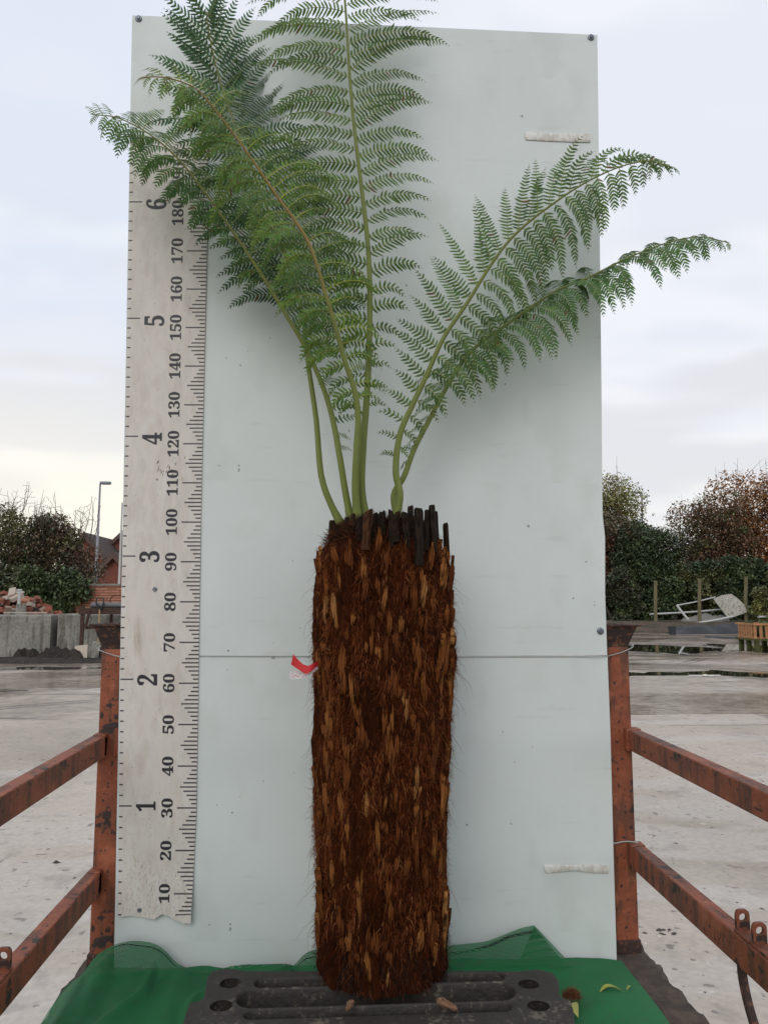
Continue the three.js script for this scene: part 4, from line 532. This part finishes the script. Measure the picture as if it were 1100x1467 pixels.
// ---------------------------------------------------------------- houses
{
  const z = -62, X = (px) => P(px, 800, z).x, Yy = py => P(130, py, z).y; const r = rng(91);
  const brickT = dataTex(256, 256, (u, v) => { const row = Math.floor(v * 40), j = (v * 40) % 1, uu = (u * 13 + (row % 2) * .5) % 1, n = HT[(row * 37 + Math.floor(u * 13 + (row % 2) * .5) * 101) & 65535]; let c = mix3([128, 68, 54], [104, 54, 46], n); if (j < .14 || uu < .05) c = [128, 100, 88]; return c; }); brickT.repeat.set(.33, .33);
  const tileT = dataTex(128, 128, (u, v) => { const n = fbm(u * 12, v * 12, 3, 12, 3), k = (v * 12) % 1; const c = mix3([66, 56, 52], [90, 76, 70], n); return k < .16 ? [44, 38, 36] : c; }); tileT.repeat.set(.4, .4);
  const bmat = std({ map: brickT, roughness: .95 }), rmat = std({ map: tileT, roughness: .9 }), ver = std({ color: rgb(.10, .06, .05), roughness: .8 });
  function house(pApex, pL, pR, eave, z0, depth, label, chim) { // gable facing the yard
    const ax = P(...pApex, z0), lx = P(pL, eave, z0), rx = P(pR, eave, z0), g = group('brick_house', V(ax.x, 0, z0), label, 'house', null), o = g.position;
    const s = new THREE.Shape(); s.moveTo(lx.x - o.x, 0); s.lineTo(rx.x - o.x, 0); s.lineTo(rx.x - o.x, rx.y); s.lineTo(0, ax.y); s.lineTo(lx.x - o.x, lx.y); s.closePath();
    mesh('wall', boxUV(new THREE.ExtrudeGeometry(s, { depth: depth, bevelEnabled: false }).translate(0, 0, -depth)), bmat, g);
    for (const q of [lx, rx]) { const a = V(-(q.x - o.x) * .03, ax.y + .16 + (ax.y - q.y) * .03, 0), b = V((q.x - o.x) * 1.09, q.y - (ax.y - q.y) * .09 + .16, 0); const n = V(-(b.y - a.y), b.x - a.x, 0).normalize(); if (n.y < 0) n.negate(); const sh = new THREE.Shape([a, b, b.clone().addScaledVector(n, .14), a.clone().addScaledVector(n, .14)].map(p => new THREE.Vector2(p.x, p.y))); const rf = mesh('roof', boxUV(new THREE.ExtrudeGeometry(sh, { depth: depth + .5, bevelEnabled: false }).translate(0, q === lx ? 0 : .004, -depth - (q === lx ? .2 : .203))), rmat, g); mesh('verge', boxUV(new THREE.ExtrudeGeometry(new THREE.Shape([a.clone().addScaledVector(n, -.2), b.clone().addScaledVector(n, -.2), b.clone().addScaledVector(n, .1), a.clone().addScaledVector(n, .1)].map(p => new THREE.Vector2(p.x, p.y))), { depth: .06, bevelEnabled: false }).translate(0, 0, q === lx ? .31 : .314)), ver, rf); }
    if (chim) { const a = P(chim[0], chim[2], z0), b = P(chim[1], chim[2], z0); mesh('chimney', bx(a.x - o.x, b.x - o.x, ax.y - 2.2, a.y, -3, -2), bmat, g); }
    return g; }
  house([122, 768], 92, 150, 800, -66, 9, 'dark brick house gable half hidden behind the bare branched bush');
  house([164, 797.5], 128, 200, 834, -52, 8, 'small red brick gable rising just above the low brick wall');
  house([186, 757], 148, 224, 792, -72, 9, 'brick house with a chimney behind the small red gable', [167, 174, 771]);
}
// ---------------------------------------------------------------- street lamps
function lamp(pTop, pBase, z, arm, label, col, rad) {
  const t = P(...pTop, z), b = P(pBase[0], pBase[1], z), g = group('street_lamp', V(b.x, 0, z), label, 'street lamp', null), m = std({ color: rgb(...col), roughness: .6 }); const dx = t.x - b.x, dy = t.y - b.y, k = dx / dy;
  mesh('pole', tubeGeo([V(-k * b.y, 0, 0), V(k * (t.y * .45 - b.y), t.y * .45, 0), V(dx, t.y, 0)], u => rad * (1 - .45 * u), 20, 8), m, g);
  if (arm) { const hd = mesh('lamp_head', boxUV(new RoundedBoxGeometry(Math.abs(arm), .16, .3, 2, .05)).translate(dx + arm / 2, t.y + .05, 0), std({ color: rgb(.22, .24, .28), roughness: .5 }), g); mesh('lens', bx(dx + Math.min(arm, 0) + .1, dx + Math.max(arm, 0) - .1, t.y - .05, t.y - .028, -.1, .1), std({ color: rgb(.5, .52, .55), roughness: .2 }), hd); }
}
lamp([144, 693], [137.5, 832], -45, .62, 'tall street lamp standing beside the bare branched bush', [.30, .31, .35], .10);
lamp([175.5, 720], [171, 838], -42, 0, 'pale lamp column close beside the edge of the ruler', [.5, .5, .48], .08);
lamp([919, 706], [919.5, 760], -75, -.85, 'distant street lamp rising behind the yellow green tree', [.16, .17, .2], .14);

// ---------------------------------------------------------------- trees and hedges
const soilV = std({ map: soilTex.clone(), roughness: .95 }); soilV.map.repeat.set(.5, .5);
M.bark = std({ color: rgb(.09, .07, .055), roughness: .95 }); M.twig = std({ color: rgb(.12, .09, .075), roughness: .95 });
M.leaf = new THREE.MeshPhysicalMaterial({ vertexColors: true, roughness: .65, transmission: .22, thickness: 0, side: THREE.DoubleSide });
let treeSeed = 500;
// cx, base and top in pixels, z from where it stands; lobes: [dx, dy (0..1 of height), radius x, radius y] in metres
function tree(name, label, category, px, z, topPy, width, o) {
  const r = rng(++treeSeed), base = P(px, 880, z), top = P(px, topPy, z).y, H = top, g = group(name, V(base.x, 0, z), label, category, o.group);
  const lobes = []; const nl = o.lobes || 16; for (let i = 0; i < nl; i++) { const v = mix(o.low ?? .12, .86, (i + r()) / nl), hw = width / 2 * Math.sqrt(Math.max(.1, 1 - Math.pow(Math.abs(v - (o.mid ?? .45)) / .62, 2))); const a = r() * 6.283, q = Math.sqrt(r()); lobes.push([Math.cos(a) * hw * q, v * H, Math.sin(a) * hw * .55 * q, H * (.09 + .08 * r()) * (o.lobeR || 1)]); }
  const tris = []; // limbs
  const limbs = []; for (const L of lobes) { const st = V((r() - .5) * width * .25, H * .02, (r() - .5) * .3), mid = V(L[0] * .55 + (r() - .5) * .2, L[1] * .55, L[2] * .5); limbs.push(tubeGeo([st, mid, V(L[0], L[1], L[2])], u => .055 * (o.limb || 1) * (1 - .8 * u), 8, 5)); for (let k = 0; k < (o.twigs ?? 5) * .6; k++) { const e = V(L[0] + (r() - .5) * L[3] * 3, L[1] + L[3] * (r() * 1.9 - .2), L[2] + (r() - .5) * L[3] * 2); limbs.push(tubeGeo([V(L[0], L[1], L[2]), V((L[0] + e.x) / 2 + (r() - .5) * .1, (L[1] + e.y) / 2 + .05, (L[2] + e.z) / 2), e], u => .016 * (o.limb || 1) * (1 - .75 * u), 5, 4)); } }
  for (let k = 0; k < (o.spikes || 0) * .6; k++) { const v = r(), x = (r() - .5) * width * .9, y0 = H * (.6 + .2 * r()), e = V(x + (r() - .5) * .7, H * (.85 + .28 * r()), (r() - .5) * width * .3); limbs.push(tubeGeo([V(x * .8, y0, 0), V((x + e.x) / 2 + (r() - .5) * .15, (y0 + e.y) / 2, e.z * .6), e], u => .02 * (1 - .8 * u), 6, 4)); const m = 4; for (let q = 0; q < m; q++) { const s = V(mix(x, e.x, .3 + q * .16), mix(y0, e.y, .3 + q * .16), e.z * .7); limbs.push(tubeGeo([s, V(s.x + (r() - .5) * .35, s.y + .25 * r() + .05, s.z), V(s.x + (r() - .5) * .6, s.y + .35 * r() + .1, s.z)], .006, 4, 3)); } }
  const trunkG = tubeGeo([V(0, -.05, 0), V(.04, H * .2, 0), V((r() - .5) * .3, H * .5, 0)], u => (o.trunk || .11) * (1 - .6 * u), 10, 7);
  mesh('trunk', mergeGeometries([trunkG, ...limbs]), o.barkM || M.bark, g);
  const T = new Tris(true), cols = o.cols;
  const put = (x, y, z_, s, c) => { const a = r() * 6.283, b = (r() - .5) * 2.4; const ux = Math.cos(a), uz = Math.sin(a), d = V(ux * Math.cos(b), Math.sin(b), uz * Math.cos(b)), w = V(-uz + (r() - .5) * .5, (r() - .5) * .9, ux + (r() - .5) * .5).normalize(); const l = s * (.7 + .6 * r()), h = l * .36; const i0 = T.v(x, y, z_, c), i1 = T.v(x + d.x * l * .5 + w.x * h, y + d.y * l * .5 + w.y * h, z_ + d.z * l * .5 + w.z * h, c), i2 = T.v(x + d.x * l, y + d.y * l - l * .12, z_ + d.z * l, c), i3 = T.v(x + d.x * l * .5 - w.x * h, y + d.y * l * .5 - w.y * h, z_ + d.z * l * .5 - w.z * h, c); T.t(i0, i1, i2); T.t(i0, i2, i3); };
  const n = (o.n || 7000) * (o.dn || 2.7); for (let i = 0; i < n; i++) { const L = lobes[Math.floor(r() * lobes.length)]; const th = r() * 6.283, cp = r() * 2 - 1, sp = Math.sqrt(1 - cp * cp), q = .45 + .65 * Math.pow(r(), .6) + (r() < .06 ? .35 * r() : 0); const x = L[0] + sp * Math.cos(th) * L[3] * q * 1.15, y = L[1] + cp * L[3] * q, z_ = L[2] + sp * Math.sin(th) * L[3] * q; if (y < .03) continue; const pick = cols[Math.min(cols.length - 1, Math.max(0, Math.floor(fbm(x * 1.3 + treeSeed, y * 1.3, 2, 256, 7) * 1.6 * cols.length - .3 * cols.length + (r() - .5) * 1.2)))]; const k = .7 + .6 * r(); put(x, y, z_, (o.leaf || .11) * (o.dn < 2 ? 1.2 : 1.45), [pick[0] * k, pick[1] * k, pick[2] * k]); }
  mesh('crown', T.geo(), M.leaf, g); return g;
}
const G1 = [.062, .096, .034], G2 = [.092, .130, .042], G3 = [.048, .082, .034], YG = [.26, .27, .075], BR = [.16, .112, .060], RD = [.22, .105, .058], OR = [.38, .18, .055], OL = [.135, .135, .050], DK = [.082, .074, .044], PY = [.30, .27, .09];
{ const zL = -25;   // left: hawthorn and bramble behind the rubble
  const gr = 'bushes behind the brick rubble';
  tree('hawthorn_tree', 'hawthorn losing its leaves behind the rubble, brown twigs at its top', 'tree', -40, zL - 1, 712, 3.6, { dn: 1.9, n: 8000, cols: [G1, DK, OL], lobes: 18, spikes: 30, leaf: .085, group: gr });
  tree('hawthorn_tree', 'olive brown hawthorn with bare upright twigs above the standpipe', 'tree', 22, zL, 722, 3.0, { dn: 1.9, n: 8500, cols: [G1, BR, OL], lobes: 20, spikes: 32, leaf: .085, group: gr });
  tree('hawthorn_tree', 'sparse dark hawthorn with arching twigs beside the street lamp', 'tree', 80, zL - .5, 728, 2.9, { dn: 1.9, n: 8000, cols: [DK, BR, DK], lobes: 20, spikes: 32, leaf: .08, group: gr, mid: .55 });
  tree('bramble_bush', 'dense green bush at the end of the brick wall', 'bush', 72, zL + 2.6, 806, 1.7, { n: 6000, cols: [G2, G1, G2], lobes: 16, leaf: .085, group: gr, low: .05, twigs: 2 });
  tree('bramble_bush', 'dark green and yellowish bush behind the brick rubble', 'bush', 18, zL + 2.2, 800, 2.8, { n: 7000, cols: [G1, OL, G3], lobes: 18, leaf: .09, group: gr, low: .05, twigs: 2 });
  tree('bramble_bush', 'brown tangled bush between the hawthorn and the gable', 'bush', 112, zL - .8, 775, 1.2, { dn: 1.1, n: 2600, cols: [BR, DK, RD], lobes: 12, leaf: .075, group: gr, spikes: 5 });
}
{ // right: overgrown bank behind the stakes
  const gr = 'trees and bushes on the bank behind the stakes';
  tree('sapling_tree', 'tall yellow green leaved tree at the edge of the white board', 'tree', 874, -37, 672, 2.3, { n: 5200, cols: [YG, PY, OL], lobes: 18, leaf: .085, group: gr, low: .45, mid: .65, spikes: 10 });
  tree('shrub', 'dull red leaved shrub beneath the yellow green tree', 'shrub', 884, -35.4, 735, 3.0, { n: 6500, cols: [RD, DK, BR], lobes: 16, leaf: .09, group: gr, low: .25 });
  tree('ivy_bush', 'rounded dark ivy mass beside the dull red shrub', 'bush', 928, -34.8, 738, 3.1, { n: 9000, cols: [G3, G1, G1], lobes: 20, leaf: .10, group: gr, mid: .55, spikes: 2 });
  tree('shrub', 'brown half bare tangle of twigs right of the ivy mass', 'shrub', 988, -35.6, 742, 2.9, { n: 5200, cols: [BR, OL, DK], lobes: 16, leaf: .08, group: gr, spikes: 16, twigs: 9 });
  tree('autumn_tree', 'russet leaved tree with red sprigs above the brown tangle', 'tree', 1030, -36, 702, 3.8, { n: 8000, cols: [BR, RD, OL], lobes: 20, leaf: .09, group: gr, spikes: 14, twigs: 8 });
  tree('autumn_tree', 'tall orange leaved tree with long bare twigs on top', 'tree', 1086, -36.5, 668, 4.6, { n: 10000, cols: [RD, OR, OR], lobes: 22, leaf: .095, group: gr, spikes: 18, twigs: 8 });
  tree('autumn_tree', 'russet tree standing beyond the orange leaved tree', 'tree', 1180, -37, 690, 4.2, { n: 6000, cols: [RD, BR, OL], lobes: 18, leaf: .10, group: gr, spikes: 8 });
  for (const [px, top, w, cols, lab] of [[888, 812, 3.0, [G3, DK, G2], 'dark bramble at the foot of the dull red shrub'], [948, 808, 3.2, [G1, G3, G2], 'dark green bramble behind the bucket'], [1008, 800, 3.2, [G3, G1, OL], 'dark evergreen bramble behind the pale poles'], [1062, 796, 3.2, [G3, G1, G2], 'dark evergreen bramble behind the tilted pale sheet'], [1125, 800, 3.4, [G1, G3, OL], 'dark bramble behind the yellow leaved weed']]) tree('bramble_bush', lab, 'bush', px, -33.8, top, w, { n: 7500, cols, lobes: 20, leaf: .10, group: gr, low: .04, mid: .3, twigs: 2 });
  tree('weed_bush', 'yellow leaved weed growing beside the tilted pale sheet', 'weed', 1096, -30.6, 838, 1.3, { n: 1500, cols: [PY, YG, OL], lobes: 12, leaf: .085, group: gr, low: .2, limb: .35, trunk: .03 });
}
// a low bank of bare soil under the hedge
{ const T = new Tris(false), nx = 120, nz = 14, x0 = 6, x1 = 46; for (let i = 0; i <= nx; i++) for (let j = 0; j <= nz; j++) { const x = mix(x0, x1, i / nx), v = j / nz, z = -27.4 - 18 * v + .8 * (fbm(x * .5, 3, 3, 256, 3) - .5); const y = .30 * sst(0, .16, v) + .25 * sst(.2, 1, v) + .10 * (fbm(x * 2, z * 2, 4, 256, 9) - .5) * sst(0, .1, v) - .02 * (1 - sst(0, .02, v)); T.v(x, y, z, null, x, z); } for (let i = 0; i < nx; i++) for (let j = 0; j < nz; j++) { const a = i * (nz + 1) + j; T.t(a, a + nz + 1, a + 1); T.t(a + 1, a + nz + 1, a + nz + 2); } const t2 = soilTex.clone(); t2.repeat.set(.25, .25); tag(mesh('soil_bank', T.geo(), std({ map: t2, roughness: .95, color: rgb(.75, .66, .56) })), 'low bank of brown soil under the hedge', 'bank', null, 'structure'); }
// ---------------------------------------------------------------- stakes, scrap, sheeting, crate
{
  const z = -31, post = std({ map: dataTex(64, 256, (u, v) => { const a = fbm(u * 16, v * 10, 4, 16, 251), g = fbm(u * 5, v * 6, 3, 5, 253); return mix3(mix3([122, 112, 84], [92, 86, 62], a), [96, 104, 48], sst(.5, .7, g)); }), roughness: .95 });
  const labs = ['weathered stake beside the bucket, standing apart from the scrap poles', 'weathered mossy stake standing among the pale scrap poles', 'weathered mossy stake at the edge of the tilted pale sheet'];
  [[938.5, 832, 895], [1001.5, 829, 894], [1068, 826.5, 895]].forEach(([px, t, b], k) => { const A = P(px, t, z), B = P(px + .5, b, z); const s = tubeGeo([V(0, B.y - .3 - .2, 0), V(.01, .9, 0), V(A.x - B.x, A.y, 0)], .075, 10, 8); const cap = new THREE.CylinderGeometry(.07, .075, .02, 8).translate(A.x - B.x, A.y, 0); const m = mesh('stake', boxUV(mergeGeometries([s, cap])), post); m.position.set(B.x, 0, z); tag(m, labs[k], 'stake', 'stakes along the bank'); });
  const alu = std({ color: rgb(.50, .51, .50), roughness: .5, metalness: .2 });
  const pole = (a, b, za, zb, rad, label) => { const A = P(...a, za), B = P(...b, zb); tag(mesh('scrap_pole', tubeGeo([A, A.clone().lerp(B, .5).add(V(0, -.02, 0)), B], rad, 12, 8), alu), label, 'pole', 'scrap poles by the stakes'); };
  pole([930, 880], [1031, 873.5], -31.3, -31.5, .04, 'long pale scrap pole lying level behind the stakes');
  pole([995, 893], [1050, 883], -30.6, -30.8, .045, 'bright pale scrap pole slanting up to the tilted sheet');
  pole([968.5, 866.5], [985, 887.5], -30.9, -30.7, .05, 'short pale bar leaning steeply between two stakes');
  pole([968, 867.5], [1024, 855.5], -31.2, -31.4, .03, 'thin dark scrap pole rising to the top of the tilted sheet');
  pole([1066, 871], [1110, 866], -31.2, -31.4, .06, 'thick pale scrap pole passing behind the yellow weed');
  pole([1072, 880], [1130, 874], -31, -31.2, .05, 'pale scrap pole low beneath the yellow weed');
  pole([1085, 884], [1140, 879], -30.4, -30.8, .05, 'pale scrap pole ending by the wooden crate');
  { const s = [[1022.5, 858], [1035, 852.5], [1049, 850.5], [1058, 858], [1066, 867], [1067.5, 877.5], [1040.5, 887]], A = P(1045, 870, z + .1); const sh = new THREE.Shape(s.map(([x, y]) => { const q = P(x, y, z + .1); return new THREE.Vector2(q.x - A.x, q.y - A.y); })); const g = new THREE.ExtrudeGeometry(sh, { depth: .03, bevelEnabled: true, bevelSize: .005, bevelThickness: .005, bevelSegments: 1 }); const m = mesh('scrap_sheet', boxUV(g), std({ map: dataTex(256, 256, (u, v) => { const n = fbm(u * 5, v * 5, 5, 5, 261), f = fbm(u * 30, v * 30, 3, 30, 263); let c = mix3([188, 184, 174], [150, 146, 136], n); c = mix3(c, [104, 100, 88], sst(.6, .72, f)); return c; }), roughness: .7 })); m.position.copy(A); m.rotation.x = -.25; tag(m, 'tilted pale stained sheet propped on the scrap poles', 'sheet'); }
  // crumpled grey sheet on the ground behind the middle stake
  const crumple = (name, px, py, rx, h, rz, z0, mat, label, cat) => { const c = P(px, py, z0), n = 34, T = new Tris(false); for (let i = 0; i <= n; i++) for (let j = 0; j <= 10; j++) { const u = i / n * 2 - 1, v = j / 10 * 2 - 1; const e = (1 - Math.pow(Math.abs(u), 6)) * (1 - v * v); T.v(u * rx, Math.max(.01, h * e * (.35 + 1.0 * fbm(u * 5 + px, v * 2, 4, 256, 5))), v * rz * (.7 + .4 * fbm(u * 3, 4, 3, 256, 9)), null, u * rx, v * rz); } for (let i = 0; i < n; i++) for (let j = 0; j < 10; j++) { const a = i * 11 + j; T.t(a, a + 1, a + 11); T.t(a + 1, a + 12, a + 11); } const m = mesh(name, T.geo(), mat); m.position.set(c.x, Math.max(0, c.y), z0); return tag(m, label, cat); };
  crumple('grey_sheeting', 1010, 893, 1.1, .4, .4, -31.6, std({ color: rgb(.22, .21, .19), roughness: .7 }), 'crumpled grey sheeting beneath the pale scrap poles', 'sheeting');
  crumple('black_sheeting', 1030, 908.5, 1.9, .34, .5, -27.1, std({ color: rgb(.018, .020, .024), roughness: .45 }), 'long crumpled black sheeting on the mud before the stakes', 'sheeting');
  { const zb = gz(962, 909), c = P(962.5, 909, zb), h = P(962, 897.5, zb).y, g = group('bucket', V(c.x, 0, zb), 'dark plastic bucket standing at the end of the black sheeting', 'bucket'); const m = std({ color: rgb(.022, .026, .032), roughness: .5 }); const w = (P(968, 900, zb).x - P(957, 900, zb).x) / 2; mesh('pail', new THREE.LatheGeometry([[w * .82, 0], [w, h], [w * .94, h], [w * .78, .03], [.001, .03]].map(a => new THREE.Vector2(...a)), 20), m, g); mesh('rim', new THREE.TorusGeometry(w * 1.02, .012, 6, 20).rotateX(Math.PI / 2).translate(0, h, 0), m, g); }
  // crate on a mossy pallet
  { const zc = gz(1080, 929), X = px => P(px, 910, zc).x, Y = py => P(1085, py, zc).y, g = group('wooden_crate', V(X(1080), 0, zc), 'slatted wooden crate standing on a mossy pallet', 'crate'), o = g.position; const wood = std({ map: dataTex(128, 128, (u, v) => { const a = fbm(u * 4, v * 30, 4, 30, 271); return mix3([190, 138, 96], [140, 98, 66], a); }), roughness: .85 }), moss = std({ map: dataTex(64, 64, (u, v) => mix3([56, 52, 36], [92, 98, 40], fbm(u * 8, v * 8, 4, 8, 281))), roughness: .95 });
    const x0 = X(1079), x1 = X(1150), yb = Y(915), yt = Y(893); const B = (n, ...a) => mesh(n, rebase(bx(...a), o), n === 'pallet_block' || n === 'pallet_board' ? moss : wood, g);
    B('top_rail', x0 - .02, x1 + .02, yt - .05, yt, zc - .03, zc + .05); B('top_rail', x0 - .02, x1 + .02, yt - .05, yt, zc - .85, zc - .78); B('side_rail', x0 - .02, x0 + .03, yt - .05, yt - .003, zc - .778, zc - .032);
    for (let i = 0; i < 9; i++) { const x = mix(x0, x1 - .09, i / 8); B('slat', x, x + .075, yb, yt - .052, zc - .01, zc + .012); } for (let i = 0; i < 6; i++) { const q = zc - .1 - i * .12; B('slat', x0 - .006, x0 + .016, yb, yt - .052, q - .04, q + .04); }
    B('floor_board', x0, x1, yb + .002, yb + .022, zc - .8, zc - .02); B('pallet_board', x0 - .03, x1 + .03, yb - .05, yb - .004, zc - .85, zc + .06); for (const px of [x0 + .03, (x0 + x1) / 2, x1 - .12]) for (const q of [0, -.38, -.75]) B('pallet_block', px, px + .1, .001, yb - .052, zc + q - .06, zc + q + .03);
    const r = rng(77); const T = new Tris(true); for (let i = 0; i < 380; i++) { const x = mix(x0 + .1, x1, Math.pow(r(), .6)) - o.x, zz = -.05 - .7 * r(), h = -.12 + .32 * r() * r(), k = .6 + .8 * r(), c = [.07 * k, .10 * k, .03 * k]; const a = T.v(x, yb + .03, zz, c), b = T.v(x + .02, yb + .03, zz, c), e = T.v(x + (r() - .5) * .4, yt + h - .08, zz + (r() - .5) * .2, c), f = T.v(x + (r() - .5) * .4 + .04, yt + h - .14, zz, c); T.t(a, b, e); T.t(b, f, e); } tag(mesh('crate_plants', T.geo(), M.leaf), 'green plants growing in the slatted crate', 'plants', null, 'stuff'); scene.getObjectByName('crate_plants').position.copy(o); }
  { const c = PG(1008, 969.5); const m = tag(mesh('white_stick', mergeGeometries([tubeGeo([V(-.26, .02, 0), V(-.05, .022, .02), V(.28, .018, -.02)], .010, 12, 6), new THREE.SphereGeometry(.05, 10, 6).scale(1, .45, .8).translate(.02, .018, 0), new THREE.SphereGeometry(.035, 10, 6).scale(1.3, .5, .8).translate(.11, .016, .02)]), std({ color: rgb(.62, .62, .58), roughness: .6 })), 'broken white stick lying in the long narrow puddle', 'stick'); m.position.copy(c); }
}
// ---------------------------------------------------------------- grit, twigs and leaf scraps on the concrete
{
  const T = new Tris(true), r = rng(611); const bit = (x, z, s, c) => { const h = s * (.25 + .3 * r()), n = 5, y = .0005, cc = T.v(x, h, z, c), a0 = r() * 6; const ids = []; const st = 1 + r() * .6, ro = r() * 3; for (let k = 0; k < n; k++) { const a = a0 + k / n * 6.283, q = s * (.6 + .5 * r()), ux = Math.cos(a) * q * st, uz = Math.sin(a) * q / st; ids.push(T.v(x + ux * Math.cos(ro) - uz * Math.sin(ro), y, z + ux * Math.sin(ro) + uz * Math.cos(ro), c)); } for (let k = 0; k < n; k++) T.t(cc, ids[k], ids[(k + 1) % n]); };
  for (let i = 0; i < 1000; i++) { const z = -1.6 - 11 * Math.pow(r(), 1.3), x = (r() - .5) * (2.4 + -z * 1.25); const k = r(); bit(x, z, .003 + .010 * r() * r() * r() + (r() < .03 ? .014 * r() : 0), k < .55 ? [.035, .03, .026] : k < .8 ? [.10, .07, .045] : [.26, .24, .22]); }
  for (const [px, py, s] of [[953, 1335, .03], [922, 1336, .014], [1012, 1298, .012], [967, 1208, .014], [1018, 1186, .013], [1090, 1302, .012], [1055, 1293, .008], [1005, 1322, .010], [14, 1338, .008], [106, 1258, .012], [102, 1328, .010], [40, 1265, .006], [890, 1172, .006]]) { const p = PG(px, py); for (let k = 0; k < 7; k++) bit(p.x + (r() - .5) * s * 1.6, p.z + (r() - .5) * s * 1.3, s * (.2 + .3 * r()), [.07, .06, .052]); }
  tag(mesh('ground_litter', T.geo(), std({ vertexColors: true, roughness: .9 })), 'grit and leaf scraps scattered over the concrete yard', 'litter', null, 'stuff');
}
renderer.render(scene, camera);
